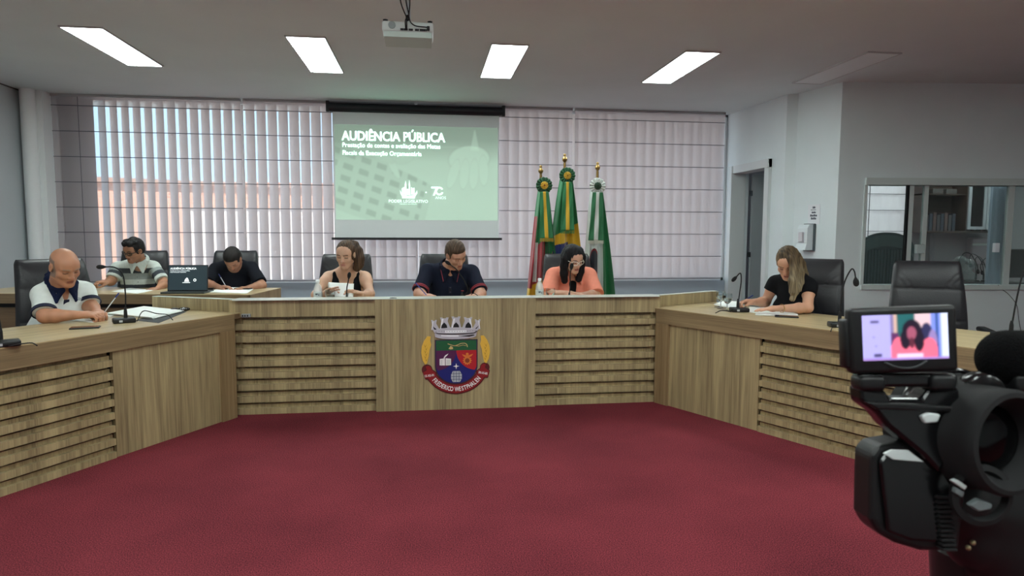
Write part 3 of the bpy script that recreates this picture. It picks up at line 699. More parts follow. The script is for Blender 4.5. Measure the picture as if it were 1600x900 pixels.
def surfnet(D, lo, h):
    S = D < 0; n = D.shape
    sh = lambda A, i, j, k: A[i:n[0]-1+i, j:n[1]-1+j, k:n[2]-1+k]
    cnt = sum(sh(S, i, j, k).astype(np.int8) for i in (0, 1) for j in (0, 1) for k in (0, 1))
    act = (cnt > 0) & (cnt < 8); I = np.argwhere(act); idx = np.full(act.shape, -1, np.int32); idx[act] = np.arange(len(I))
    cv = {}
    for i in (0, 1):
        for j in (0, 1):
            for k in (0, 1): cv[i, j, k] = D[I[:, 0]+i, I[:, 1]+j, I[:, 2]+k]
    acc = np.zeros((len(I), 3)); w_ = np.zeros(len(I))
    for a in cv:
        for ax in range(3):
            if a[ax]: continue
            b = list(a); b[ax] = 1; b = tuple(b); A, B = cv[a], cv[b]; m = (A < 0) != (B < 0)
            t = np.where(m, A/np.where(m, A-B, 1), 0); p = np.zeros((len(I), 3)); p[:] = a; p[:, ax] = t
            acc[m] += p[m]; w_[m] += 1
    V = (I+acc/w_[:, None])*h+lo
    Q = []
    for ax in range(3):
        o1, o2 = (ax+1) % 3, (ax+2) % 3
        s0 = [slice(None)]*3; s1 = [slice(None)]*3; s0[ax] = slice(0, -1); s1[ax] = slice(1, None)
        A = S[tuple(s0)]; B = S[tuple(s1)]; cr = np.argwhere(A != B)
        cr = cr[(cr[:, o1] > 0) & (cr[:, o2] > 0) & (cr[:, o1] < n[o1]-1) & (cr[:, o2] < n[o2]-1)]
        if not len(cr): continue
        fl = A[tuple(cr.T)]
        def cell(d1, d2): c = cr.copy(); c[:, o1] -= d1; c[:, o2] -= d2; return idx[tuple(c.T)]
        q = np.stack([cell(1, 1), cell(0, 1), cell(0, 0), cell(1, 0)], 1); q[~fl] = q[~fl][:, ::-1]; Q.append(q)
    Q = np.concatenate(Q); Q = Q[(Q >= 0).all(1)]; return V, Q
def nz(P, s=1.0, seed=0):        # cheap smooth pseudo noise in -1..1
    r = np.random.RandomState(seed); o = 0
    for i in range(4): k = r.normal(size=3)*s; o = o+np.sin(P@k+r.rand()*6.28)
    return o/4
V3 = lambda *a: np.array(a, float)

def finger(S, base, d, n_, ln, r, curl, k=.004):
    # d = pointing direction, n_ = palm side (the finger curls towards it)
    p = np.array(base, float); d = d/np.linalg.norm(d); a = 0
    for i, f in enumerate((.45, .31, .24)):
        a = curl*(.6 if i == 0 else 1.0) + (0 if i == 0 else a)
        dd = d*math.cos(a)+n_*math.sin(a); q = p+dd*ln*f; S.c(p, q, r*(1-.08*i), r*(1-.08*(i+1)), k); p = q
    return p
def hand(S, W, d, pn, side, pose='relaxed', s=1.0):
    """W wrist, d direction of the fingers, pn palm-side normal, side: vector towards the thumb"""
    W = np.array(W, float); d = np.array(d, float); d /= np.linalg.norm(d); pn = np.array(pn, float); pn -= d*(pn@d); pn /= np.linalg.norm(pn)
    t = np.cross(d, pn); t = t if t@np.array(side, float) > 0 else -t
    pal = .088*s
    for i, (o, l, fl) in enumerate(((.030, 1.0, .072), (.010, 1.03, .08), (-.011, .98, .075), (-.031, .9, .06))):
        S.c(W+t*o*.45*s, W+d*pal*l+t*o*s, .015*s, .0112*s, .012)
        cu = {'relaxed': .32, 'pen': .85+.1*i, 'hold': .35+.08*i, 'flat': .12, 'fist': 1.15}[pose]
        finger(S, W+d*pal*l+t*o*s, d+t*o*1.2, pn, fl*s, .0088*s, cu)
    S.e(W+d*pal*.5-pn*0+t*0, (.018*s, .018*s, .018*s), .03)
    b = W+d*.028*s+t*.026*s+pn*.006*s; dirs = {'relaxed': d*.75+t*.6, 'pen': d*.8+t*.2+pn*.55, 'hold': d*.7+t*.35+pn*.6, 'flat': d*.6+t*.8, 'fist': d*.7+pn*.6}[pose]
    dirs /= np.linalg.norm(dirs); m = b+dirs*.042*s; S.c(b-d*.015*s, m, .0135*s, .0112*s, .01)
    d2 = dirs*.7+d*.5; d2 /= np.linalg.norm(d2); S.c(m, m+d2*.03*s, .0105*s, .0085*s, .004)
    tip = W+d*(pal+.03)*s+pn*.03*s+t*.02*s; return tip

M_skin = {}
def skinmat(nm):
    if nm not in M_skin: 
        m = mat('skin_'+nm, 'c99', .52, attr=True, bump=(220, .05)); m.node_tree.nodes['Principled BSDF'].inputs['Subsurface Weight'].default_value = .08
        m.node_tree.nodes['Principled BSDF'].inputs['Subsurface Scale'].default_value = .02; M_skin[nm] = m
    return M_skin[nm]
M_cloth = mat('cloth', 'ffffff', .9, attr=True, bump=(400, .25), spec=.2)
M_hair = {}
def hairmat(nm, c):
    if nm in M_hair: return M_hair[nm]
    M_hair[nm] = mat('hair_'+nm, c, .62, attr=True, spec=.3); return M_hair[nm]

def head_prims(S, F, g):
    """head in its own frame: y forward, z up, about .225 high"""
    fem = g.get('fem', False); jw = .9 if fem else 1.0
    S.e((0, -.014, .034), (.0765, .096, .082), .02, fr=F)
    S.e((0, .028, -.028), (.060*jw+.002, .066, .078), .03, fr=F)
    S.e((0, .050, .045), (.056, .045, .045), .03, fr=F)
    for x in (-1, 1):
        S.c((x*.052*jw, .002, -.055), (x*.016, .068, -.094), .022*jw, .017, .03, fr=F)
        S.e((x*.041, .060, -.020), (.022, .020, .022), .02, fr=F)
        S.c((x*.014, .088, .030), (x*.046, .070, .028), .0095, .008, .014, fr=F)
    S.e((0, .074, -.094), (.020 if fem else .024, .016, .016), .02, fr=F)
    for x in (-1, 1):
        S.e((x*.031, .098, .008), (.017, .014, .0125), .012, 's', fr=F)
        S.e((x*.031, .0775, .006), (.0148, .0125, .0105), .004, fr=F)
    S.c((0, .086, .018), (0, .106, -.026), .0075, .0115, .012, fr=F)
    S.e((0, .108, -.030), (.0105, .0095, .009), .008, fr=F)
    for x in (-1, 1): S.e((x*.0125, .096, -.033), (.0075, .010, .0075), .006, fr=F)
    S.c((-.018, .0865, -.0565), (.018, .0865, -.0565), .0062, .0062, .008, fr=F); S.c((-.014, .0865, -.066), (.014, .0865, -.066), .0068, .0068, .008, fr=F)
    S.c((-.022, .098, -.0612), (.022, .098, -.0612), .0032, .0032, .003, 's', fr=F)
    for x in (-1, 1):
        S.e((x*.079, -.006, .000), (.0085, .0185, .031), .006, fr=F); S.e((x*.087, .002, .004), (.006, .009, .017), .005, 's', fr=F)
def person(name, label, loc, J, g):
    """J: joints in world space; g: looks"""
    base = np.array(loc, float)
    root = thing(name, label, 'person', tuple(base), 0, None)
    J = {k: (V3(*v)-base) for k, v in J.items()}
    hs = g.get('hs', 1.0)
    y_, p_, r_ = [math.radians(a) for a in g['head']]
    f = V3(math.sin(y_)*math.cos(p_), -math.cos(y_)*math.cos(p_), -math.sin(p_)); up0 = V3(0, 0, 1); rt = np.cross(f, up0); rt /= np.linalg.norm(rt); up = np.cross(rt, f)
    up = up*math.cos(r_)+rt*math.sin(r_)
    F = Fr(J['head'], f, up, hs)
    SL, SR, N, Pv = J['sl'], J['sr'], J['neck'], J['pelvis']
    ux = SR-SL; sw = np.linalg.norm(ux); ux /= sw; mid = (SL+SR)/2; upv = mid-Pv; tl_ = np.linalg.norm(upv); upv /= tl_
    fw = np.cross(ux, upv)*-1; fw = fw if fw@V3(0, -1, 0) > -.2 else -fw; fw /= np.linalg.norm(fw)
    fw = np.cross(upv, ux); 
    if fw@f < 0: fw = -fw
    A = np.stack([ux, fw, upv]); fat = g.get('fat', 1.0)
    def torso(S, o, shoulders=True):
        S.e(Pv+upv*.02, (.165*fat+o, .12*fat+o, .13+o), .05, ax=A)
        S.e(Pv+upv*tl_*.30+fw*.02*fat, (.145*fat+o, .110*fat+o+(.02 if fat > 1.05 else 0), .17+o), .06, ax=A)
        S.e(Pv+upv*tl_*.68+fw*.01, (sw*.43+o, .105*fat+o, .19+o), .06, ax=A)
        S.e(mid-upv*.05-fw*.02, (sw*.47+o, .085+o, .085+o), .05, ax=A)
        if g.get('fem'):
            for q in (-1, 1): S.e(Pv+upv*tl_*.64+fw*.085+ux*q*.075, (.062+o, .055+o, .06+o), .03, ax=A)
        if shoulders:
            nb = N+upv*.0-fw*.01
            for q in (SL, SR): S.c(nb, q-upv*.012, .050+o, .047*g.get('arm', 1)+o, .05)
    arm = g.get('arm', 1.0)
    S = Sdf(); torso(S, 0)
    nt_ = F.pt((0, -.030, -.075))
    S.c(N-upv*.02, nt_, .058*g.get('nk', 1), .053*g.get('nk', 1), .03)
    for s_, e_, w_ in ((SL, J['el'], J['wl']), (SR, J['er'], J['wr'])):
        S.c(s_, e_, .048*arm, .040*arm, .03); S.e((s_*.72+e_*.28), (.048*arm,)*3, .03)
        m = e_*.7+w_*.3; S.c(e_, m, .040*arm, .040*arm, .02); S.c(m, w_, .040*arm, .0255*arm, .02)
    head_prims(S, F, g)
    tips = {}
    for sd, key in (('l', 'wl'), ('r', 'wr')):
        hd = g['h'+sd]; tips[sd] = hand(S, J[key], V3(*hd[0]), V3(*hd[1]), V3(*hd[2]), hd[3], .98*(.92 if g.get('fem') else 1.0))
    for q in g.get('body_extra', []): q(S, F, J)
    S.h(Pv+V3(0, 0, -.10), (0, 0, -1))
    V, Q = S.mesh(g.get('h', .0042))
    P = F.loc(V); sk = np.array(lin(g['skin'])); col = np.tile(sk, (len(V), 1))
    m_ = nz(V, 60, 3)[:, None]*.05+1; col = col*m_
    ishead = (np.abs(P[:, 0]) < .12) & (P[:, 2] > -.13) & (P[:, 2] < .14) & (np.abs(P[:, 1]) < .14)
    def paint(mask, c, a=1.0): col[mask] = col[mask]*(1-a)+np.array(lin(c))*a
    ax_ = np.abs(P[:, 0])
    paint(ishead & (ax_ < .022-.25*np.abs(P[:, 2]+.061)) & (P[:, 2] < -.0525) & (P[:, 2] > -.072) & (P[:, 1] > .075), g.get('lip', 'a05a50'), .8)
    paint(ishead & (ax_ < .020) & (np.abs(P[:, 2]+.0612) < .0016) & (P[:, 1] > .075), '5a2c26', .8)
    paint(ishead & (ax_ > .013) & (ax_ < .050) & (np.abs(P[:, 2]-.030+((ax_-.032)*3.2)**2*.4-.001) < .0042) & (P[:, 1] > .055), g.get('brow', '2a201a'), .85)
    paint(ishead & (ax_ > .0165) & (ax_ < .0465) & (np.abs(P[:, 2]-.0015) < .0030) & (P[:, 1] > .06), '241a18', .85)
    paint(ishead & (ax_ > .016) & (ax_ < .047) & (np.abs(P[:, 2]-.010) < .006) & (P[:, 1] > .06), '6b4238', .35)
    paint(ishead & (((P[:, 0]/.018)**2+((P[:, 2]+.03)/.012)**2) < 1) & (P[:, 1] > .09), 'b06a58', .25)
    if g.get('beard'):
        bm_ = ishead & (P[:, 2] < -.035) & (P[:, 1] > -.005) & ~((ax_ < .022) & (np.abs(P[:, 2]+.061) < .011) & (P[:, 1] > .07)) & ~((ax_ < .02) & (P[:, 2] > -.045)) & (P[:, 2] > -.125)
        paint(bm_, g['beard'][0], g['beard'][1])
    if g.get('bald'):
        hm = ishead & (P[:, 1] < .035-.35*np.clip(P[:, 2], 0, 1)) & (P[:, 2] > -.055) & (P[:, 2] < .058+.1*(-P[:, 1]).clip(0)) & (ax_ > .02) & ~((ax_ > .074) & (np.abs(P[:, 1]+.006) < .022) & (np.abs(P[:, 2]) < .034))
        paint(hm, '6a625c', .75)
    if g.get('scalp'):
        paint(ishead & (P[:, 2] > .0) & (P[:, 1] < .06) & (P[:, 2] > .07-.0*P[:, 1]), g['scalp'], .9)
    np_mesh('body', V, Q, skinmat('base'), root, col)
    # trousers with legs and shoes (under the desks)
    S = Sdf(); S.e(Pv+V3(0, 0, -.01), (.185*fat, .15*fat, .12), .05, ax=A); fh = V3(fw[0], fw[1], 0); fh /= np.linalg.norm(fh)
    S.c(Pv-ux*.06, Pv+ux*.06, .13*fat, .13*fat, .05)
    kn = []
    for q in (-1, 1):
        hip = Pv+ux*q*.09-upv*.03; k_ = hip+fh*.40+ux*q*.05; k_[2] = .50; a_ = k_+fh*.02; a_ = a_.copy(); a_[2] = .10; S.c(hip, k_, .082, .058, .03); S.c(k_, a_, .056, .042, .03); kn.append(a_)
    V, Q = S.mesh(.010); np_mesh('trousers', V, Q, M_cloth, root, np.tile(np.array(lin(g.get('trousers', '1d2230'))), (len(V), 1)))
    for a_ in kn:
        S = Sdf(); S.c(a_+V3(0, 0, -.055), a_+fh*.16+V3(0, 0, -.062), .042, .036, .02); S.h((0, 0, .006), (0, 0, -1)); V, Q = S.mesh(.008)
        np_mesh('shoe', V, Q, mat('shoe_black', '1a1816', .4), root)
    # shirt
    o = g.get('off', .009); S = Sdf(); torso(S, o, not g.get('tank'))
    if g.get('tank'):
        for q in (SL, SR):
            t0 = mid+(q-mid)*.52; S.c(t0+upv*.03+fw*.03, t0-upv*.13+fw*.085, .03, .04, .03); S.c(t0+upv*.03+fw*.02, t0-upv*.13-fw*.06, .03, .04, .03)
            S.e(q+upv*.0+(q-mid)*.10-upv*.05, (.055, .12, .13), .01, 's', ax=A)
    else:
        fr_ = g['sleeve']; 
        for s_, e_ in ((SL, J['el']), (SR, J['er'])):
            dd = e_-s_; dn = dd/np.linalg.norm(dd); cut = s_+dd*fr_; fl = g.get('flare', .008)
            S.c(s_, s_+dd*min(1, fr_+.15), .047*arm+o, (.048-(.009*fr_))*arm+o+fl, .03, clip=[(cut, dn)])
    S.h(Pv+V3(0, 0, -.06), (0, 0, -1))
    for q in g.get('cut', []): q(S, F, J, N, mid, ux, fw, upv, A)
    V, Q = S.mesh(g.get('h', .0045))
    # folds
    L_ = (V-Pv)@A.T
    cf = g['cloth'](L_, V, (SL, SR, J['el'], J['er'])); nrm = nz(V, 26, 5)*.0022+nz(V, 55, 8)*.0012
    V = V+fw*nrm[:, None]
    np_mesh('shirt', V, Q, M_cloth, root, cf)
    for q in g.get('extra', []): q(root, F, J, N, mid, ux, fw, upv, A, Pv)
    return root, F, J, tips
def const(c):
    c = np.array(lin(c))
    return lambda L_, V, j: np.tile(c, (len(V), 1))*(1+nz(V, 90, 2)[:, None]*.04)
def sleeve_pos(V, j):
    """fraction along the nearer upper arm and distance from its axis"""
    SL, SR, EL, ER = j; best = None
    for s_, e_ in ((SL, EL), (SR, ER)):
        d = e_-s_; t = ((V-s_)@d)/(d@d); r = np.linalg.norm(V-s_-np.clip(t, 0, 1)[:, None]*d, axis=1)
        if best is None: best = (t, r)
        else: m = r < best[1]; best = (np.where(m, t, best[0]), np.where(m, r, best[1]))
    return best
def hair_obj(name, root, S, c1, c2, F, h=.004, strand=(0, 0, 1), amp=.002, freq=420, tip=None):
    V, Q = S.mesh(h)
    s = nz(V*np.array([1, 1, .18]), freq, 11); V2 = V+((V-F.o)/np.maximum(np.linalg.norm(V-F.o, axis=1), 1e-3)[:, None])*(s*amp)[:, None]
    t = np.clip(.5+.5*s+.25*nz(V, 30, 4), 0, 1)[:, None]; t = t**1.5; col = np.array(lin(c1))*(1-t)+np.array(lin(c2))*t
    if tip: g_ = np.clip((tip[2]-V[:, 2])/tip[3], 0, 1)[:, None]; col = col*(1-g_)+(np.array(lin(tip[0]))*(1-t)+np.array(lin(tip[1]))*t)*g_
    return np_mesh(name, V2, Q, hairmat(name+c1, c1), root, col)
def cap(S, F, t=.010, low=-.045, front=0, face=True):
    S.e((0, -.018, .036), (.0775+t, .098+t, .084+t), .01, fr=F)
    S.e((0, -.030, -.01), (.074+t*.8, .080+t, .075), .02, fr=F)
    if face: S.e((0, .088, -.045+front), (.070, .080, .108), .006, 's', fr=F)
    for x in (-1, 1): S.e((x*.088, .004, -.008), (.022, .030, .036), .004, 's', fr=F)
    S.p.append(('h', F.pt((0, 0, low)), -F.A[2], None, None, 0, 'cut', None, None))

# ================================================================ chairs
def backrest_mesh(root):
    nu, nv = 44, 60
    def fn(u, v, side):
        z = .47+v*.64; w_ = .258-.050*v**1.4-.03*np.clip(.25-v, 0, 1)
        rc = np.clip((v-.94)/.06, 0, 1); w_ = w_-.012*rc**2
        x = (u*2-1)*w_; e = np.clip(1-np.abs(u*2-1)**8, 0, 1)**.5; ev = np.clip(1-np.abs(v*2-1)**14, 0, 1)**.5
        lean = .205+.10*v**1.3-.03*np.sin(v*PI)
        bulge = .045*e*ev
        # seams
        X = np.abs(x)/.245
        g1 = np.exp(-((v-.70)/.006)**2)*.011
        r1 = np.sqrt(((X-1.05)*.245)**2+((v-.66)*.64)**2)
        g2 = (np.exp(-((r1-.115)/.0035)**2)+np.exp(-((r1-.150)/.0035)**2))*.008*((v > .70) & (v < .94))
        g3 = np.exp(-((X-.86)/.02)**2)*.006
        g4 = (np.exp(-((v-.36)/.006)**2))*.008
        puff = .010*np.sin(np.clip((v-.70)/.26, 0, 1)*PI)+.008*np.sin(np.clip((v-.36)/.34, 0, 1)*PI)
        y = np.where(side > 0, lean-bulge-puff*e+(g1+g2+g3+g4)*e, lean+.035*e*ev)
        return x, y, z
    u, v = np.meshgrid(np.linspace(0, 1, nu), np.linspace(0, 1, nv), indexing='ij')
    cos = []
    for sd in (1, -1):
        x, y, z = fn(u, v, sd); cos.append(np.stack([x, y, z], -1).reshape(-1, 3))
    i = np.arange(nu-1)[:, None]; j = np.arange(nv-1)[None, :]; a = (i*nv+j).ravel(); q = np.stack([a, a+nv, a+nv+1, a+1], -1)
    N_ = nu*nv; q2 = q[:, ::-1]+N_; rim = []
    border = [k*nv for k in range(nu)]+[(nu-1)*nv+k for k in range(1, nv)]+[k*nv+nv-1 for k in range(nu-2, -1, -1)]+[k for k in range(nv-2, 0, -1)]
    for a_, b_ in zip(border, border[1:]+border[:1]): rim.append((b_, a_, a_+N_, b_+N_))
    Q = np.concatenate([q, q2, np.array(rim)]); np_mesh('backrest', np.concatenate(cos), Q, M_leather, root)
def make_chair():
    t = thing('office_chair', 'x', 'chair', (0, 0, 0), 0, 'black leather chairs around the counters')
    backrest_mesh(t)
    MB().box((-.25, -.24, .40), (.25, .24, .50), bev=.035, seg=4).build('seat', M_leather, t, smooth=50)
    mb = MB(); mb.lathe([(.03, .12), (.03, .40)], 16); mb.box((-.12, -.12, .37), (.12, .14, .40)); mb.build('column', M_metal, t, smooth=40)
    mb = MB()
    for i in range(5):
        a = i*2*PI/5+.3; mb.tube([(0, 0, .13), (.15*math.sin(a), .15*math.cos(a), .11), (.29*math.sin(a), .29*math.cos(a), .07)], [.03, .024, .016], 8)
    mb.build('star_base', M_black, t, smooth=50)
    for i in range(5):
        a = i*2*PI/5+.3; MB().lathe([(.026, -.02), (.03, -.012), (.03, .012), (.026, .02)], 14, T(.29*math.sin(a), .29*math.cos(a), .03) @ RZ(-a) @ RY(PI/2)).build('caster', M_black, t, smooth=40)
    for s in (-1, 1):
        MB().tube(crom([(s*.25, -.02, .43), (s*.30, -.06, .50), (s*.305, -.05, .62), (s*.30, -.02, .655)]), .014, 8).build('arm_support', M_black, t, smooth=60)
        MB().box((s*.30-.03, -.20, .645), (s*.30+.03, .12, .678), bev=.014, seg=3).build('armrest', M_black, t, smooth=50)
    return t
chair0 = make_chair(); used = [False]
def chair(p, deg, label, sz_=1.0):
    c = chair0 if not used[0] else copy_tree(chair0); used[0] = True
    c.location = (p[0], p[1], 0); c.rotation_euler = (0, 0, math.radians(deg)); c['label'] = label; return c
def CHP(px, yb, deg): p = PY(px, 400, yb); a = math.radians(deg); return (p.x+.27*math.sin(a), yb-.27*math.cos(a))
chair((-2.37, 4.67), 46, 'black leather chair of the bald man in the white shirt')
chair(CHP(226, 7.0, 8), 8, 'black leather chair of the man in the striped shirt')
chair(CHP(368, 7.0, 3), 3, 'black leather chair behind the man writing at the back desk')
chair(CHP(541, 5.85, 0), 0, 'black leather chair of the woman in the black tank top')
chair(CHP(694, 5.85, 0), 0, 'black leather chair of the man in the navy polo shirt')
chair(CHP(886, 5.9, -3), -3, 'black leather chair of the woman in the coral shirt')
chair((2.76, 4.47), -46, 'black leather chair of the blonde woman at the right desk')
chair((3.42, 3.97), -28, 'empty black leather chair in front of the interior window')
# ================================================================ people
def crew(r=.068, drop=0.0, fwd=0.0):
    def q(S, F, J, N, mid, ux, fw, upv, A): S.c(N-upv*(.0+drop)+fw*fwd, N+upv*.16+fw*.03, r, r, .006, 's')
    return q
def scoop(r, dz, fy=.07, ry=.09):
    def q(S, F, J, N, mid, ux, fw, upv, A): S.e(N-upv*dz*.5+fw*fy, (r, ry, dz), .01, 's', ax=A)
    return q
def vneck(w_=.035, dz=.10):
    def q(S, F, J, N, mid, ux, fw, upv, A):
        S.c(N+fw*.10+upv*.03, N+fw*.10-upv*dz, w_*1.3, .006, .006, 's'); S.c(N, N+upv*.16+fw*.03, .070, .070, .006, 's')
    return q
def collar(col, pip=None, open_=.25, ln=.075, name='collar', ht=.03, cf=0.0):
    def q(root, F, J, N, mid, ux, fw, upv, A, Pv):
        S = Sdf(); ring = []
        for t in np.linspace(PI/2+open_, PI/2+2*PI-open_, 15):
            s_ = math.sin(t); ring.append(N+ux*math.cos(t)*.078+fw*(s_*(.072+cf)+.006)+upv*(.040-.030*s_))
        for a, b in zip(ring, ring[1:]): S.c(a, b, ht*.75, ht*.75, .006, flat=(((a+b)/2-N)/np.linalg.norm((a+b)/2-N), 3.2))
        for sg, p in ((-1, ring[0]), (1, ring[-1])):
            pq = ring[2] if sg < 0 else ring[-3]
            sgn = 1 if (p-N)@ux > 0 else -1
            tip = p+ux*sgn*.028+fw*.022-upv*ln
            nrm = fw*.9+ux*sgn*.4; nrm /= np.linalg.norm(nrm)
            S.c(p, tip, .020, .010, .008, flat=(nrm, 2.6)); S.c(pq, tip, .020, .010, .008, flat=(nrm, 2.6))
        V, Q = S.mesh(.004); L_ = (V-N)@A.T; c = np.tile(np.array(lin(col)), (len(V), 1))
        ob = np_mesh(name, V, Q, M_cloth, root, c)
        if pip:
            for off in (.004, .012):
                for sg, p in ((-1, ring[0]), (1, ring[-1])):
                    pq = ring[2] if sg < 0 else ring[-3]; sgn = 1 if (p-N)@ux > 0 else -1; tip = p+ux*sgn*.028+fw*.026-upv*(ln-off)
                    MB().tube([tuple(pq+ux*sgn*.006+fw*.012-upv*.012), tuple(tip+ux*sgn*.004+fw*.006)], .0017, 6).build('piping', mat('piping_red', 'a03a48', .8), root)
    return q
def patch(col, name, du, dv, w_, h_, dfw=.125, tilt=0, pts=None):
    """a flat cloth detail lying on the chest"""
    def q(root, F, J, N, mid, ux, fw, upv, A, Pv):
        c = N+ux*du-upv*dv+fw*dfw
        MB().box((-w_/2, -.002, -h_/2), (w_/2, .004, h_/2), frame(Vector(c), Vector(ux*math.cos(tilt)+upv*math.sin(tilt)), Vector(-fw), Vector(upv*math.cos(tilt)-ux*math.sin(tilt))), bev=.001).build(name, mat(name+col, col, .8), root)
    return q
def glasses(col, w_=.052, h_=.034, th=.0024, name='glasses'):
    def q(root, F, J, *a):
        mb = MB(); g = lambda p: tuple(F.pt(p))
        for s_ in (-1, 1):
            r = []
            for t in np.linspace(0, 2*PI, 21):
                cx, cz = math.cos(t), math.sin(t); cx = math.copysign(abs(cx)**.6, cx); cz = math.copysign(abs(cz)**.6, cz)
                r.append(g((s_*(.034+.0)+cx*w_/2, .103-.012*abs(s_*.034+cx*w_/2)/.06, .004+cz*h_/2+(.004*(s_*cx) if s_*cx > 0 else 0))))
            mb.tube(r, th, 6)
            mb.tube([g((s_*.060, .094, .014)), g((s_*.078, .05, .012)), g((s_*.083, .0, .006)), g((s_*.082, -.015, -.01))], th, 6)
        mb.tube([g((-.009, .106, .008)), g((0, .110, .010)), g((.009, .106, .008))], th, 6)
        o = mb.build(name, mat('glasses_'+col, col, .3), root)
    return q
def desk_hand(dx, dy, dz=-.08): return (dx, dy, dz)
def buttons(n, col, dv0=.06, gap=.05, du=0, dfw=.118):
    def q(root, F, J, N, mid, ux, fw, upv, A, Pv):
        mb = MB()
        for i in range(n): mb.sphere(tuple(N-upv*(dv0+gap*i)+fw*(dfw)+ux*du), (.005, .005, .005), u=8, v=6)
        mb.build('button', mat('button_'+col, col, .5), root)
    return q
def sleeve_hem(col, fr, r=.066, th=.0045, w_=.012):
    def q(root, F, J, N, mid, ux, fw, upv, A, Pv):
        for s_, e_ in ((J['sl'], J['el']), (J['sr'], J['er'])):
            d = e_-s_; dn = d/np.linalg.norm(d); c = s_+d*fr; M = along(c-dn*w_, c)
            MB().lathe([(r-th, -w_), (r, -w_), (r+.001, w_*1.1), (r-th, w_*1.1)], 28, M, cap=False).build('sleeve_hem', mat('hem_'+col, col, .85), root, smooth=40)
    return q

# --- A: bald man, white polo with navy collar
cA = const('dfe5e2')
def A_cloth(L_, V, j):
    c = cA(L_, V, j); return c
WA = lambda px, py, y: PY(px, py, y)
JA = dict(head=PY(101, 417, 4.36), neck=PY(94, 446, 4.50), sl=PY(66, 459, 4.44), sr=PY(133, 454, 4.62), pelvis=PY(86, 520, 4.62), el=PZ(70, 494, .778), wl=PZ(124, 492, .782), er=PY(141, 478, 4.56), wr=PZ(152, 488, .782))
JA['pelvis'].z = .56
person('person', 'bald man in a white polo shirt with navy collar at the left desk', (JA['pelvis'].x, JA['pelvis'].y, 0), JA,
    dict(head=(52, 28, 5), hs=.95, skin='b98468', bald=True, brow='9b8d84', lip='9a5c4e', fat=1.12, sleeve=.86, flare=.014, nk=1.08, cloth=A_cloth, trousers='20242c', arm=1.02,
         hl=((1, .25, -.02), (.0, .2, -1), (.3, 1, .2), 'pen'), hr=((.55, -.75, -.05), (0, 0, -1), (-1, -.3, 0), 'pen'),
         cut=[vneck(.034, .06)],
         extra=[collar('171f3c', ln=.070, cf=.02, open_=.38), patch('171f3c', 'placket', 0, .085, .030, .080, .118), buttons(1, '9aa0a0', .145, .05, 0, .124), sleeve_hem('1a2038', .86, .068),
                patch('8b929c', 'chest_emblem', .085, .050, .035, .003, .105, -.3), patch('8b929c', 'chest_lettering', .088, .062, .05, .004, .108, -.3), patch('8b929c', 'chest_emblem', .09, .074, .035, .003, .110, -.3)]))
# arm badge ring
# --- B: man with glasses, striped polo
def B_cloth(L_, V, j):
    t, r = sleeve_pos(V, j); z = L_[:, 2]; c = np.tile(np.array(lin('b9c1bb')), (len(V), 1))
    lt, md, dk = [np.array(lin(q)) for q in ('c3cac4', '8f9794', '3f4349')]
    tl = .40
    def bands(s_):     # s_: height from neck downward in metres
        o = np.tile(lt, (len(s_), 1))
        o[(s_ > .055) & (s_ < .105)] = dk; o[(s_ > .105) & (s_ < .165)] = md; o[(s_ > .215) & (s_ < .265)] = dk; o[(s_ > .265) & (s_ < .32)] = md
        return o
    top = (j[0]+j[1])/2; s_ = top[2]-V[:, 2]+.05; c = bands(s_)
    sl = (r < .075) & (t > .02); st = np.clip(t, 0, 2)*.26
    cs = np.tile(lt, (len(V), 1)); cs[(st > .055) & (st < .11)] = md; cs[(st > .11) & (st < .165)] = dk; c[sl & (t > .25)] = cs[sl & (t > .25)]
    return c*(1+nz(V*np.array([1, 1, 6]), 120, 7)[:, None]*.10)
JB = dict(head=PY(209, 391, 6.52), neck=PY(218, 411, 6.62), sl=PY(184, 418, 6.72), sr=PY(240, 417, 6.75), pelvis=PY(222, 480, 6.85), el=PY(174, 439, 6.62), wl=PY(168, 441, 6.46), er=PY(257, 443, 6.64), wr=PY(246, 452, 6.46))
JB['pelvis'].z = .56
def lens_B(root, F, J, *a): pass
rB, FB, JBl, _ = person('person', 'man with black glasses in a grey striped polo at the back desk', (JB['pelvis'].x, JB['pelvis'].y, 0), JB,
    dict(head=(-24, 24, -8), hs=.90, skin='a5765c', brow='14110f', lip='8a5548', beard=('4a3a32', .22), sleeve=.80, flare=.012, cloth=B_cloth, trousers='2a2c30', h=.005,
         hl=((-.55, -.75, .05), (0, 0, -1), (1, 0, 0), 'fist'), hr=((-1, -.25, -.1), (0, 0, -1), (0, -1, 0), 'relaxed'),
         cut=[vneck(.034, .06)], extra=[collar('b9c1bb', ln=.07), glasses('0e0e10', .050, .030, .003), buttons(2, '6a6e6c', .10, .05)]))
S = Sdf(); cap(S, FB, .009, -.040, .022)
for x, y, z, r in ((-.03, .05, .10, .035), (.02, .05, .105, .036), (-.05, .01, .10, .035), (.045, .0, .10, .036), (0, -.03, .112, .04), (-.02, .068, .088, .024), (.03, .062, .09, .022)): S.e((x, y, z), (r, r, r*.7), .012, fr=FB)
hair_obj('hair', rB, S, '0d0c0d', '262223', FB)
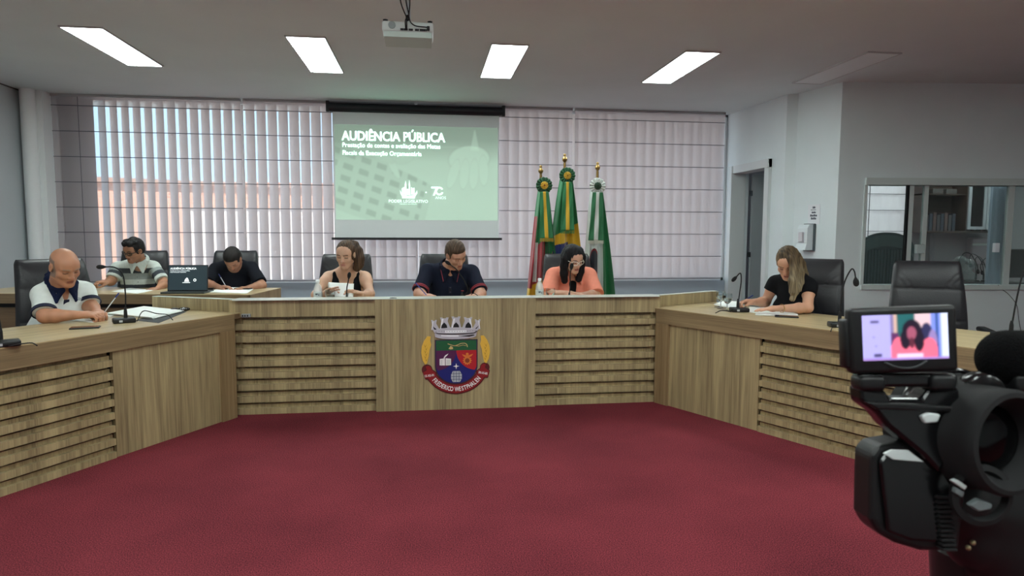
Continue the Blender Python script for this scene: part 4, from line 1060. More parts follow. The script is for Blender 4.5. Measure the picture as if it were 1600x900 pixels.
# --- D: man bent over writing, dark shirt
JD = dict(head=PY(364, 405, 6.42), neck=PY(366, 413, 6.60), sl=PY(337, 420, 6.70), sr=PY(393, 418, 6.70), pelvis=PY(368, 480, 6.85), el=PY(324, 444, 6.56), wl=PY(344, 450, 6.40), er=PY(409, 446, 6.56), wr=PY(386, 451, 6.40))
JD['pelvis'].z = .56
rD, FD, _, _ = person('person', 'man in a dark navy t-shirt bent over writing behind the laptop', (JD['pelvis'].x, JD['pelvis'].y, 0), JD,
    dict(head=(-2, 56, 3), hs=.89, skin='a87860', brow='1a1513', lip='8a5548', beard=('3a2c28', .3), sleeve=.84, flare=.015, fat=1.1, arm=1.05, cloth=const('15171f'), trousers='1b1d22', h=.005,
         hl=((.95, -.25, .12), (.1, -.2, -1), (.2, -.6, .8), 'pen'), hr=((-.95, -.3, -.02), (0, 0, -1), (0, -1, .3), 'relaxed'), cut=[crew(.070)], extra=[]))
S = Sdf(); cap(S, FD, .009, -.050, .02); S.e((0, .03, .085), (.062, .055, .034), .02, fr=FD); hair_obj('hair', rD, S, '120f0f', '2b2422', FD)
# --- E: woman, black tank top, ponytail
JE = dict(head=PY(540, 398, 5.22), neck=PY(542, 424, 5.33), sl=PY(513, 433, 5.38), sr=PY(571, 433, 5.38), pelvis=PY(542, 500, 5.50), el=PY(494, 461, 5.22), wl=PY(506, 461, 5.04), er=PY(578, 459, 5.22), wr=PY(566, 461, 5.04))
JE['pelvis'].z = .55
rE, FE, _, _ = person('person', 'woman in a black tank top with a ponytail reading a sheet of paper', (JE['pelvis'].x, JE['pelvis'].y, 0), JE,
    dict(head=(-12, 20, -3), hs=.88, fem=True, skin='cfa58c', brow='4a342a', lip='b87a70', tank=True, arm=.90, nk=.86, fat=.92, cloth=const('101116'), trousers='23262e',
         hl=((.75, -.1, .25), (.2, -.9, -.1), (.1, .3, 1), 'hold'), hr=((-.9, -.2, .2), (.1, -.8, -.6), (0, .3, 1), 'hold'), cut=[scoop(.060, .085)]))
S = Sdf(); cap(S, FE, .006, -.045, .02)
S.e((0, -.115, .055), (.030, .028, .030), .015, fr=FE)
pts = [(.01, -.11, .07), (.05, -.12, .05), (.085, -.09, .0), (.10, -.06, -.05), (.10, -.045, -.10), (.085, -.03, -.135)]
for (a, b), r in zip(zip(pts, pts[1:]), (.030, .038, .046, .046, .038)): S.c(a, b, r, r*.95, .02, fr=FE)
S.c((.07, .03, .0), (.073, .015, -.045), .006, .004, .01, fr=FE)
hair_obj('hair', rE, S, '231a15', '6d533e', FE, amp=.0022, freq=300)
# --- C: man in navy polo
def C_cloth(L_, V, j):
    c = const('181d2e')(L_, V, j); return c
JC = dict(head=PY(712, 398, 5.22), neck=PY(703, 421, 5.36), sl=PY(668, 423, 5.40), sr=PY(737, 425, 5.40), pelvis=PY(702, 500, 5.52), el=PY(655, 459, 5.24), wl=PY(663, 463, 5.04), er=PY(751, 459, 5.24), wr=PY(746, 463, 5.04))
JC['pelvis'].z = .56
def stripes(root, F, J, N, mid, ux, fw, upv, A, Pv):
    for k, w_ in ((.80, .0045), (.86, .0045)): sleeve_hem('8d3440', k, .0675+.001*(k > .83), .004, w_)(root, F, J, N, mid, ux, fw, upv, A, Pv)
rC, FC_, _, _ = person('person', 'man in a navy polo shirt with red trim seated behind the coat of arms', (JC['pelvis'].x, JC['pelvis'].y, 0), JC,
    dict(head=(30, 34, 12), hs=.91, skin='c0907a', brow='4a3426', lip='a4665c', beard=('7a5a48', .25), fat=1.08, arm=1.08, nk=1.1, sleeve=.88, flare=.012, cloth=C_cloth, trousers='20242e',
         hl=((.85, -.40, -.02), (0, 0, -1), (.3, -1, .4), 'pen'), hr=((-.9, -.3, -.02), (0, 0, -1), (-.3, -1, .3), 'relaxed'), cut=[vneck(.032, .10)],
         extra=[collar('161a2a', pip=True, ln=.085, open_=.30), stripes, patch('8d3440', 'chest_logo', .10, .14, .022, .008, .120), patch('12162a', 'placket', 0, .14, .028, .06, .116), buttons(2, '3a4058', .115, .04)]))
S = Sdf(); cap(S, FC_, .007, -.052, .028); S.e((-.01, .045, .088), (.060, .045, .032), .015, fr=FC_); S.e((.0, .0, .10), (.060, .07, .035), .02, fr=FC_); hair_obj('hair', rC, S, '32261e', '6d5643', FC_)
# --- F: woman in coral shirt
JF = dict(head=PY(895, 405, 5.22), neck=PY(892, 424, 5.36), sl=PY(865, 430, 5.40), sr=PY(920, 430, 5.40), pelvis=PY(892, 500, 5.52), el=PY(856, 461, 5.24), wl=PY(884, 459, 5.06), er=PY(930, 461, 5.24), wr=PY(912, 461, 5.08))
JF['pelvis'].z = .55
def F_cloth(L_, V, j):
    return const('e88f78')(L_, V, j)
def innerF(root, F, J, N, mid, ux, fw, upv, A, Pv):
    S = Sdf(); S.c(N-upv*.10+fw*.055, N-upv*.34+fw*.06, .045, .06, .02); S.c(N, N+upv*.1, .06, .06, .01, 's'); V, Q = S.mesh(.005); np_mesh('undershirt', V, Q, M_cloth, root, np.tile(np.array(lin('0f0f12')), (len(V), 1)))
    mb = MB(); mb.tube([tuple(N+ux*.05*math.cos(t)+fw*(.068+.02*math.sin(t)*-1)-upv*(.035*abs(math.sin(t)))) for t in np.linspace(0, PI, 12)], .0018, 6); mb.build('necklace', mat('silver', 'c9c9cc', .3, .9), root)
rF, FF, _, _ = person('person', 'woman in a coral shirt with white glasses speaking beside the flags', (JF['pelvis'].x, JF['pelvis'].y, 0), JF,
    dict(head=(20, 24, 4), hs=.90, fem=True, skin='c99a82', brow='1a1414', lip='a8504e', arm=1.0, nk=.9, fat=1.05, off=.016, sleeve=.99, flare=.022, cloth=F_cloth, trousers='23232a',
         hl=((.95, -.15, .02), (0, .1, -1), (.2, -1, .3), 'relaxed'), hr=((-.95, .0, -.02), (0, 0, -1), (-.2, -1, .3), 'relaxed'),
         cut=[vneck(.045, .22), lambda S, F, J, N, mid, ux, fw, upv, A: S.c(N+fw*.14-upv*.02, N+fw*.14-upv*.36, .05, .03, .01, 's')],
         extra=[innerF, collar('ee9c85', ln=.085, open_=.55, ht=.040, cf=.02), glasses('e9e4da', .056, .036, .0026)]))
S = Sdf(); cap(S, FF, .014, -.06)
for s_ in (-1, 1):
    pts = [(s_*.060, .0, .085), (s_*.090, .012, .02), (s_*.094, .016, -.05), (s_*.088, .030, -.12), (s_*.075, .045, -.19)]
    for (a, b), r in zip(zip(pts, pts[1:]), (.030, .033, .036, .034)): S.c(a, b, r, r*.9, .02, fr=FF)
S.c((0, -.08, .0), (0, -.09, -.14), .065, .05, .03, fr=FF)
hair_obj('hair', rF, S, '08080b', '1c1a20', FF, amp=.003)
# --- G: blonde woman at the right desk
JG = dict(head=PY(1231, 411, 4.36), neck=PY(1238, 434, 4.44), sl=PY(1211, 441, 4.56), sr=PY(1264, 446, 4.34), pelvis=PY(1262, 520, 4.50), el=PZ(1196, 472, .785), wl=PZ(1175, 472, .80), er=PZ(1262, 481, .780), wr=PZ(1216, 482, .782))
JG['pelvis'].z = .55
rG, FG, _, _ = person('person', 'woman with long blonde hair in a black t-shirt writing at the right desk', (JG['pelvis'].x, JG['pelvis'].y, 0), JG,
    dict(head=(-40, 36, 0), hs=.92, fem=True, skin='c9977c', brow='5a4232', lip='a8605a', arm=.86, nk=.88, fat=.95, sleeve=.42, flare=.010, cloth=const('111115'), trousers='23262e',
         hl=((-1, -.12, .05), (.1, -.3, -1), (.3, -.8, .6), 'pen'), hr=((-.9, .25, -.06), (0, 0, -1), (.2, 1, 0), 'flat'), cut=[crew(.058)],
         extra=[lambda root, F, J, N, mid, ux, fw, upv, A, Pv: MB().lathe([(.0285, -.002), (.031, -.002), (.031, .002), (.0285, .002)], 20, along(J['wr']+(J['er']-J['wr'])*.12, J['er']), cap=False).build('bracelet', mat('gold', 'c9a46a', .3, 1), root)]))
S = Sdf(); cap(S, FG, .009, -.05)
bG = np.array([JG['pelvis'].x, JG['pelvis'].y, 0])
def GP(px, py, y): return np.array(PY(px, py, y))-bG
st = [[(1234, 394, 4.33), (1242, 407, 4.29), (1245, 424, 4.26), (1240, 440, 4.22), (1243, 455, 4.22), (1238, 467, 4.23)], [(1236, 394, 4.36), (1247, 408, 4.32), (1251, 425, 4.30), (1250, 440, 4.30), (1247, 452, 4.27)],
      [(1231, 393, 4.32), (1237, 405, 4.26), (1240, 420, 4.24), (1238, 438, 4.22), (1238, 455, 4.22)], [(1245, 398, 4.40), (1253, 412, 4.40), (1258, 428, 4.42), (1262, 440, 4.44)]]
for k, q in enumerate(st):
    P_ = [GP(*v) for v in q]; rr = (.024, .026, .027, .025, .020) if k < 3 else (.026, .024, .018, .010)
    for (a, b), r in zip(zip(P_, P_[1:]), rr): S.c(a, b, r, r*.95, .015)
hair_obj('hair', rG, S, '2e241b', '7a6448', FG, amp=.003, freq=260, tip=('56493a', 'ab9a7c', GP(1236, 410, 4.3)[2], .14))
def pen(p, d, col, label):
    d = Vector(d).normalized(); t = thing('pen', label, 'pen', p)
    M = along((0, 0, 0), d); MB().lathe([(.0008, 0), (.0035, .012), (.0035, .14)], 10, M).build('barrel', mat('pen_'+col, col, .4), t, smooth=40)
    MB().lathe([(.0042, .11), (.0042, .145), (.003, .147)], 10, M).build('cap', mat('pen_cap', '2a3a8a', .4), t)
pen(PY(354, 449, 6.37), (-.35, .1, .6), 'cfd6e0', 'pale pen held by the man writing at the back desk')
pen(PZ(1158, 473, .775), (.75, .35, .30), '23348f', 'blue pen in the hand of the blonde woman')
pen(PY(669, 464, 5.0), (-.5, .2, .55), '5560a0', 'pen in the hand of the man in the navy polo')
pen(PZ(163, 488, .79), (.3, .2, .5), 'd8dcdc', 'white pen in the hand of the bald man')

# ================================================================ things on the desks
def mic(p, pts, label, rz=0, base=True, cord=None, head_r=.012):
    """p: base centre in the world; pts: gooseneck path in world coordinates ending at the capsule"""
    t = thing('gooseneck_microphone', label, 'microphone', p, 0, 'gooseneck microphones'); P0 = Vector(p)
    if base:
        MB().box((-.062, -.045, 0), (.062, .045, .030), RZ(rz), bev=.008, seg=3).build('base', M_black, t, smooth=40)
        MB().box((-.03, -.048, .008), (-.012, -.044, .020), RZ(rz)).build('button', mat('mic_button', 'b9bcc0', .4), t)
    else: MB().lathe([(.028, 0), (.028, .014), (.012, .02)], 20).build('base', M_black, t, smooth=40)
    L_ = [Vector(q)-P0 for q in pts]; L_ = [Vector((L_[0].x, L_[0].y, .02))]+L_
    c_ = crom(L_, 8); MB().tube(c_, .0042, 8).build('gooseneck', M_blackm, t, smooth=180)
    MB().lathe([(.011, 0), (.010, .05), (.006, .075)], 14, T(L_[0].x, L_[0].y, .02)).build('socket_sleeve', M_black, t, smooth=50)
    d = (c_[-1]-c_[-4]).normalized(); M = along(c_[-1], c_[-1]+d); h = head_r
    MB().lathe([(.004, -.012), (h*.7, 0), (h, .008), (h*1.15, .022), (h, .036), (h*.5, .044), (0.0005, .046)], 16, M).build('capsule', mat('mic_foam', '161618', .9, bump=(900, .4)), t, smooth=180)
    if cord:
        MB().tube(crom([Vector(q)-P0 for q in cord]), .003, 6).build('cord', M_blackm, t, smooth=180)
    return t
def yw(px, py, y): return tuple(PY(px, py, y))
zt = ZW+.002
b = PZ(194, 504, ZW); mic(b, [yw(196, 488, b.y+.0), yw(196, 460, b.y), yw(192, 430, b.y), yw(180, 418, b.y), yw(163, 417, b.y)], 'gooseneck microphone bending left over the papers of the bald man', .5,
    cord=[tuple(PZ(214, 502, .745)), tuple(PZ(224, 486, .80)), tuple(PZ(245, 490, .79)), tuple(PZ(262, 492, .76)), tuple(PZ(270, 500, .74))])
b = PZ(8, 541, ZW); mic(b, [tuple(b+Vector((-.03, .02, .12))), tuple(b+Vector((-.08, .05, .28))), tuple(b+Vector((-.16, .10, .34))), tuple(b+Vector((-.20, .14, .28)))], 'microphone at the left picture edge with only its base showing', .6,
    cord=[tuple(PZ(14, 541, .745)), tuple(PZ(35, 537, .75)), tuple(PZ(50, 536, .745)), tuple(PZ(58, 540, .738))])
b = PZ(1155, 487, ZW); mic(b, [yw(1153, 478, b.y), yw(1156, 455, b.y), yw(1158, 440, b.y), yw(1157, 427, b.y-.01), yw(1150, 433, b.y-.02)], 'gooseneck microphone beside the water glasses on the right desk', -.15,
    cord=[tuple(PZ(1142, 487, .745)), tuple(PZ(1128, 485, .745)), tuple(PZ(1118, 489, .738))])
b = PZ(1312, 511, ZW); mic(b, [yw(1312, 498, b.y), yw(1315, 465, b.y), yw(1320, 440, b.y), yw(1330, 421, b.y), yw(1335, 424, b.y-.01), yw(1337, 436, b.y-.02)], 'gooseneck microphone between the phone and the camcorder screen', -.3,
    cord=[tuple(PZ(1300, 512, .745)), tuple(PZ(1298, 518, .737))], head_r=.015)
b = PZ(1572, 528, ZW); mic(b, [yw(1580, 515, b.y), yw(1588, 470, b.y), yw(1597, 432, b.y), yw(1606, 415, b.y), yw(1616, 422, b.y)], 'gooseneck microphone at the right picture edge above the camcorder foam', -.3)
zd = .742
def P5(px, y): q = PY(px, 470, y); return (q.x, q.y, zd)
q = P5(541, 4.98); mic(q, [yw(542, 462, 4.97), yw(542, 450, 4.97), yw(544, 440, 4.96), yw(545, 434, 4.95)], 'black gooseneck microphone in front of the woman in the tank top', 0, False)
q = P5(725, 5.04); mic(q, [yw(722, 464, 5.04), yw(731, 455, 5.03), yw(726, 440, 5.01), yw(714, 422, 5.0), yw(703, 413, 4.99)], 'gooseneck microphone at the chin of the man in the navy polo', 0, False,
    cord=[tuple(P5(728, 5.02)), yw(738, 459, 5.0), yw(748, 463, 4.99), yw(755, 470, 4.99)])
q = P5(889.5, 4.98); mic(q, [yw(889.5, 462, 4.97), yw(891, 445, 4.97), yw(891, 430, 4.96), yw(892.5, 420, 4.95)], 'gooseneck microphone in front of the woman in the coral shirt', 0, False, head_r=.013)

def sheets(name, label, corners, z, n=3, cat='papers', th=.002, m=None):
    t = thing(name, label, cat, tuple(sum((Vector(c) for c in corners), Vector())/len(corners)))
    o = t.location.copy(); random.seed(len(label))
    for k in range(n):
        dx, dy = random.uniform(-.012, .012), random.uniform(-.012, .012)
        MB().prism([(c[0]-o.x+dx*(k > 0), c[1]-o.y+dy*(k > 0)) for c in corners], k*th, (k+1)*th-.0003).build('sheet', m or M_paper, t)
    t.location.z = z; return t
def Q4(pp, z): return [tuple(PZ(a, b, z)) for a, b in pp]
M_folder = mat('folder_dark', '2a2c2e', .6)
sheets('document', 'white writing sheet under the hands of the bald man', Q4([(105, 501), (150, 490), (178, 493), (145, 504)], ZW+.001), ZW+.001, 2)
sheets('document', 'pile of white papers spread right of the bald man behind the microphone', Q4([(170, 492), (228, 481), (285, 487), (240, 499)], ZW+.001), ZW+.001, 5, th=.003)
sheets('folder', 'dark open folder under the papers on the left desk', Q4([(212, 501), (248, 505), (292, 487), (262, 484)], ZW), ZW+.0005, 1, 'folder', .0015, M_folder)
sheets('document', 'loose sheets on the back desk in front of the striped man', Q4([(176, 456), (205, 450), (240, 454), (215, 459)], .757), .757, 2)
sheets('document', 'white sheet and pad beneath the hands of the man writing', Q4([(323, 457), (345, 450), (398, 450), (385, 459)], .757), .757, 3)
sheets('notebook', 'closed white notebook lying against the counter end on the right desk', Q4([(1117, 477), (1130, 472), (1158, 474), (1150, 484)], ZW), ZW+.001, 4, 'notebook', .003)
sheets('document', 'white sheet under the pen hand of the blonde woman', Q4([(1160, 487), (1172, 480), (1205, 481), (1195, 491)], ZW), ZW+.001, 1)
sheets('document', 'large white sheet nearest the front edge on the right desk', Q4([(1180, 493), (1186, 484), (1247, 489), (1246, 495)], ZW), ZW+.003, 2)
def phone(p, rz, label, col='17181b'):
    t = thing('mobile_phone', label, 'phone', p, rz); MB().box((-.037, -.075, 0), (.037, .075, .009), bev=.004, seg=3).build('case', mat('phone_case'+col, col, .5), t, smooth=50)
    MB().box((-.033, -.071, .009), (.033, .071, .0096)).build('screen', mat('phone_screen', '08090b', .08), t)
phone(PZ(133, 513, ZW), math.radians(-72), 'black phone lying flat near the bald man on the left desk')
phone(PZ(1229, 495.5, ZW), math.radians(62), 'black phone on the right desk near the large sheet')
phone(PZ(380, 451.5, .765), 1.3, 'black phone lying on the pad at the corner of the back desk')
# gadget: handheld unit at the left desk end
gd = thing('earphone_case', 'small black glossy spectacles case and keys at the end of the left desk', 'keys', PZ(280, 486, ZW))
MB().sphere((-.03, 0, .012), (.03, .02, .013)).build('pouch', M_black, gd, smooth=180)
mb = MB(); mb.sphere((.035, 0, .014), (.04, .022, .014)); mb.build('case', mat('gloss_black', '0a0a0c', .15), gd, smooth=180)
mb = MB()
for k in range(4): mb.box((.015+k*.012, -.024, .014), (.022+k*.012, -.016, .022), bev=.002)
mb.build('metal_bits', M_metal, gd)
# laptop seen from the back ... it faces the two men, its lid carries the mirrored slide
lp_ = thing('laptop', 'open dark grey laptop on the back desk showing the title slide', 'laptop', PZ(289, 459, .758), math.radians(-2))
a = PY(262, 420, 6.2); 
MB().box((-.20, -.02, 0), (.17, .22, .016), bev=.004).build('base', mat('laptop_grey', '3c4244', .4, .3), lp_)
TL = T(-.0, .06, .016) @ RX(math.radians(-8))
MB().box((-.172, 0, .0), (.172, .008, .235), TL, bev=.003).build('display_frame', mat('laptop_bezel', '1e2225', .4), lp_)
MB().box((-.164, -.0008, .012), (.164, .0005, .228), TL).build('display_image', mat('laptop_slide', '2c3a40', .3, emit=.25), lp_)
mb = MB(); text_into(mb, 'AUDIÊNCIA PÚBLICA', .0235, TL @ T(-.150, -.0015, .195) @ TXZ, .0006, 'LEFT', .0003)
text_into(mb, 'Prestação de contas e avaliação das Metas', .0098, TL @ T(-.150, -.0015, .180) @ TXZ, .0002, 'LEFT', .0003); text_into(mb, 'Fiscais da Execução Orçamentária', .0098, TL @ T(-.150, -.0015, .167) @ TXZ, .0002, 'LEFT', .0003)
mb.plate([(-.03, .085), (-.024, .105), (-.014, .118), (-.008, .122), (0, .118), (.006, .105), (.012, .085)], -.0015, -.001, TL); mb.plate([(-.045, .075), (.02, .075), (.02, .08), (-.045, .08)], -.0015, -.001, TL)
mb.lathe([(.007, 0), (.013, 0), (.013, .0005), (.007, .0005)], 20, TL @ T(.06, -.001, .10) @ RX(PI/2), cap=False)
mb.build('slide_writing', mat('laptop_text', 'e6eeee', .5, emit=.5), lp_)
ad = thing('power_adapter', 'small black adapter lying right of the laptop on the back desk', 'adapter', PZ(327, 453, .758)); MB().box((-.04, -.02, 0), (.04, .02, .02), bev=.006).build('brick', M_black, ad)
MB().tube([(-.04, 0, .008), (-.08, .02, .004), (-.12, .0, .004)], .002, 6).build('cable', M_blackm, ad)
# paper held by the woman
hp = thing('held_document', 'sheets of paper held up by the woman in the tank top', 'papers', PY(532, 463, 4.99))
def hpf(u, v):
    c0, c1, c2, c3 = [np.array(PY(*q)-hp.location) for q in ((514, 465, 4.99), (551, 466, 4.97), (552, 444, 5.10), (512, 443, 5.12))]
    P_ = (c0*(1-u)[..., None]*(1-v)[..., None]+c1*u[..., None]*(1-v)[..., None]+c2*(u*v)[..., None]+c3*((1-u)*v)[..., None]); y = P_[..., 1]-.02*np.sin(u*PI)*(1+v); return P_[..., 0], y, P_[..., 2]-.006*(u > .8)*v
g1 = grid_mesh('front_sheet', 14, 14, hpf, mat('paper_grey', 'c4c0b8', .7), hp); sm = g1.modifiers.new('s', 'SOLIDIFY'); sm.thickness = .0015
g2 = grid_mesh('back_sheet', 14, 14, lambda u, v: tuple(a+b for a, b in zip(hpf(u, v), (.004, .008, .010))), M_paper, hp); sm = g2.modifiers.new('s', 'SOLIDIFY'); sm.thickness = .0015
# bottles and glasses
M_pet = mat('clear_bottle', 'eef6f8', .08, alpha=.42); M_lab = mat('bottle_label', 'd9e2e4', .5)
def bottle(p, label, s=1.0):
    t = thing('water_bottle', label, 'bottle', p, 0, 'small water bottles')
    MB().lathe([(.028*s, 0), (.032*s, .008), (.032*s, .055), (.029*s, .06), (.032*s, .065), (.032*s, .125), (.027*s, .15), (.014*s, .178), (.013*s, .19)], 24).build('bottle_body', M_pet, t, smooth=50)
    MB().lathe([(.0325*s, .07), (.0325*s, .115)], 24, cap=False).build('label', M_lab, t, smooth=50)
    mb = MB(); mb.box((-.014, -.0335*s, .092), (.004, -.0325*s, .104)); mb.box((.008, -.0335*s, .086), (.014, -.0325*s, .10)); mb.build('label_print', mat('print_grey', '5f6a78', .6), t)
    MB().lathe([(.0155*s, .184), (.0155*s, .202), (.012*s, .204)], 20).build('cap', mat('cap_white', 'e6ecee', .5), t, smooth=40)
bottle(P5(497, 5.0), 'small clear water bottle in front of the woman in the tank top'); bottle(P5(843, 5.02), 'small clear water bottle in front of the yellow part of the flag')
def goblet(p, label, s=1.0, stem=True):
    t = thing('water_glass', label, 'glass', p, 0, 'stemmed water glasses')
    MB().lathe([(.030*s, 0), (.030*s, .003), (.004*s, .008), (.004*s, .05), (.015*s, .058), (.033*s, .078), (.037*s, .10), (.033*s, .130), (.031*s, .130), (.035*s, .10), (.031*s, .08), (.012*s, .062), (.0005, .06)], 28, cap=False).build('goblet', M_glass, t, smooth=60)
    MB().lathe([(.0005, .0625), (.012*s, .064), (.030*s, .082), (.033*s, .095), (.0005, .095)], 24, cap=False).build('water', mat('water', 'f2f2ee', .02, trans=1, ior=1.33), t, smooth=60)
    return t
goblet(P5(516, 4.96), 'clear stemmed glass beside the bottle of the tank top woman'); goblet(P5(860, 4.97), 'clear stemmed glass beside the bottle near the flags')
goblet(PZ(1126, 482, ZW), 'cut glass goblet left of two on the right desk', 1.0); goblet(PZ(1136, 486, ZW), 'cut glass goblet right of two beside the microphone', 1.0)
gl = thing('reading_glasses', 'folded black spectacles lying on the right desk left of the goblets', 'glasses', PZ(1118, 480, ZW+.004))
mb = MB(); mb.tube([(0, .02, 0), (.02, -.01, .004), (.03, -.05, .0)], .002, 6); mb.tube([(.01, .03, 0), (.035, .0, .006), (.045, -.03, 0)], .002, 6); mb.build('frame', M_black, gl)
mi_ = MB().tube([(0, 0, 0), (.02, 0, .003), (.05, 0, 0)], .003, 6).build('marker_cap', M_black, None, loc=PZ(609, 466, ZT)); 
tag(mi_, 'tiny black clip lying on the counter ledge left of the man in navy', 'clip')

# ================================================================ flags
M_brass = mat('brass', 'a98a55', .28, 1); M_flag = mat('flag_satin', 'ffffff', .5, attr=True, bump=(300, .15), sheen=.3)
GRN, YEL, RED, WHT, BLU = [np.array(lin(c)) for c in ('1f7a48', 'e0b52a', 'a01828', 'd5dcd8', '24306e')]
st_ = thing('flag_stand', 'dark wooden flag stand behind the counter holding three poles', 'flag stand', (1.37, 6.27, 0)); MB().box((-.38, -.14, 0), (.38, .14, .07), bev=.01).build('base', WD, st_)
def flag(px, pyt, y, pyr, rose, label, rib, colf, wtop, wbot, lean, xs_, skew=0):
    top = PY(px, pyt, y); rc = PY(px+rose[3], pyr, y); bx_ = rc.x-lean; t = thing('flag_on_pole', label, 'flag', (bx_, y, .07), 0, 'flags on poles behind the counter')
    def Lc(p): return Vector((p.x-bx_, p.y-y, p.z-.07))
    tp = Lc(top); foot = Vector((0, 0, -.05)); dr_ = (tp-foot)
    MB().tube([foot, tp-dr_.normalized()*.09], .013, 12).build('pole', M_brass, t, smooth=60)
    M = along(tp-dr_.normalized()*.105, tp)
    MB().lathe([(.010, 0), (.012, .01), (.009, .02), (.018, .03), (.025, .045), (.025, .055), (.016, .07), (.009, .078), (.014, .088), (.014, .096), (.004, .104), (.0005, .105)], 20, M).build('finial', M_brass, t, smooth=180)
    R = Lc(rc)
    oc, ic, cc_ = rose[0], rose[1], rose[2]
    def rf(r0, r1, y0, pl):
        def f(u, v): a = u*2*PI; r = r0+(r1-r0)*v; pz = .006*np.cos(a*pl)*v; return r*np.cos(a)*(1+.03*np.cos(a*pl)), y0-pz-.006*(1-v), r*np.sin(a)*(1+.03*np.cos(a*pl))
        return f
    g_ = grid_mesh('rosette', 121, 8, rf(.012, .078, -.11, 15), M_flag, t, lambda u, v: np.ones(u.shape+(1,))*oc*(1-.0*v[..., None]), loc=R); g_.modifiers.new('s', 'SOLIDIFY').thickness = .003
    g_ = grid_mesh('rosette_centre', 81, 6, rf(.004, .036, -.123, 11), M_flag, t, lambda u, v: np.ones(u.shape+(1,))*ic, loc=R); g_.modifiers.new('s', 'SOLIDIFY').thickness = .003
    MB().sphere((R.x, R.y-.127, R.z), (.014, .006, .014), u=14, v=8).build('rosette_button', mat('rosette_button'+label[:6], cc_, .6), t, smooth=180)
    # cloth hanging from the rosette to below the counter
    z0 = R.z+.02; z1 = .45
    def cf(u, v):
        z = z0+(z1-z0)*v; w_ = wtop+(wbot-wtop)*v**.8; s_ = u-.5
        xc = R.x*(1-v)+xs_*v; x = xc+s_*w_*(1+.0*v)+.012*np.sin(u*19+v*3)*v; yv = .045*np.sin(u*2*PI*3.2+v*2.2+1)*(.25+.75*v)+.03*np.cos(u*2*PI*1.4)-.075-.03*v
        return x, yv, z+.0*u
    def cc(u, v): return colf(u, v)
    g_ = grid_mesh('flag_cloth', 300, 260, cf, M_flag, t, cc); g_.modifiers.new('s', 'SOLIDIFY').thickness = .002
    # ribbon tails
    r0, r1, rl, rs = rib
    def rfn(u, v): z = R.z-.06-rl*v; w_ = r0+(r1-r0)*v; return R.x+rs*v+(u-.5)*w_, -.125-.03*v+.006*np.sin(u*9+v*8), z
    def rcol(u, v):
        c = np.zeros(u.shape+(3,)); c[:] = rose[4][0]; m = (u > .34) & (u < .66); c[m] = rose[4][1]; c[u >= .66] = rose[4][2]; return c
    g_ = grid_mesh('ribbon', 25, 40, rfn, M_flag, t, rcol); g_.modifiers.new('s', 'SOLIDIFY').thickness = .0015
    mb = MB()
    for k in range(26):
        u = k/25; x = R.x+rs+(u-.5)*r1; mb.tube([(x, -.156, R.z-.06-rl), (x+random.uniform(-.003, .003), -.158, R.z-.06-rl-.032)], .0022, 4)
    mb.build('fringe', mat('fringe_'+label[:8], rose[5], .8), t)
    return t
def band_col(f):
    def g(u, v):
        c = np.zeros(u.shape+(3,)); f(u, v, c); return c
    return g
def cRS(u, v, c):
    d = v+.20*(u-.5); c[:] = GRN; c[(d > .42)] = RED; c[d > .72+.10*(u-.3)] = YEL
    c[(u < .16) & (v > .25) & (v < .8)] = RED*.9; c[(u > .16) & (u < .27) & (v > .45) & (v < .75)] = WHT
    c[(u > .62) & (v < .66)] = GRN
def cBR(u, v, c):
    c[:] = GRN; m = (v > .40-.10*(u-.5)) & (v < .9); c[m] = YEL; m = (v > .49-.05*(u-.5)) & (v < .8) & (u > .1) & (u < .62); c[m] = BLU
def cFW(u, v, c):
    c[:] = WHT; c[(u > .62+.25*(1-v)) ] = GRN; m = ((u-.33)**2/.03+(v-.62)**2/.016 < 1); c[m] = RED*.8; m = ((u-.33)**2/.02+(v-.60)**2/.008 < 1); c[m] = np.array(lin('2c3038'))
flag(845, 258, 6.25, 291, (GRN*.45, YEL*.9, '8a3a22', 2, (GRN*.9, YEL, GRN*.9), 'b39a3a'), 'flag with red and yellow lower part, leftmost of the three by the window', (.085, .125, .44, .02), band_col(cRS), .07, .33, .0, -.01)
flag(882.5, 240, 6.27, 276, (GRN*.55, YEL*.9, '9a6a22', 0, (GRN, YEL, GRN), '2c7a48'), 'tallest flag, green with yellow, in the middle of the three', (.085, .13, .46, .0), band_col(cBR), .09, .42, .0, -.02)
flag(934, 253, 6.25, 292, (WHT, GRN*.25, '14301e', -5, (GRN*.75, WHT, GRN*.75), 'd9d9c8'), 'white and green flag with white rosette, rightmost of the three', (.10, .15, .46, -.02), band_col(cFW), .09, .33, .0, .03)
# ================================================================ right wall things
def on_right_wall(px, py):   # plane through (4.235,7.10) and (4.37,6.5)
    a = Vector((4.235, 7.10, 0)); b = Vector((4.37, 6.5, 0)); d = (b-a).normalized(); n = Vector((-d.y, d.x, 0)); r = ray(px, py); t = (a-CP).dot(n)/r.dot(n); return CP+r*t
rwa = math.atan2(6.5-7.10, 4.37-4.235)
p = on_right_wall(1272, 335); nt = thing('wall_notice', 'small white printed notice taped above the soap dispenser', 'notice', p, rwa)
MB().box((-.085, -.004, -.11), (.085, -.001, .11)).build('notice_sheet', mat('notice_paper', 'e3e6ea', .6), nt)
mb = MB()
for z, w_, h_ in ((.078, .02, .012), (.05, .045, .003), (.022, .03, .010), (-.012, .05, .012), (-.045, .038, .012)):
    n_ = 1 if h_ < .005 else 4
    for k in range(n_): a = -w_+2*w_*k/n_; mb.box((a, -.0055, z-h_), (a+2*w_/n_*.8, -.004, z+h_*(.6 if k % 2 else 1)))
mb.build('printed_lines', mat('print_dark', '4a4e5c', .7), nt)
p = on_right_wall(1264, 371); ds = thing('soap_dispenser', 'white wall dispenser with dark back edge below the notice', 'dispenser', p, rwa)
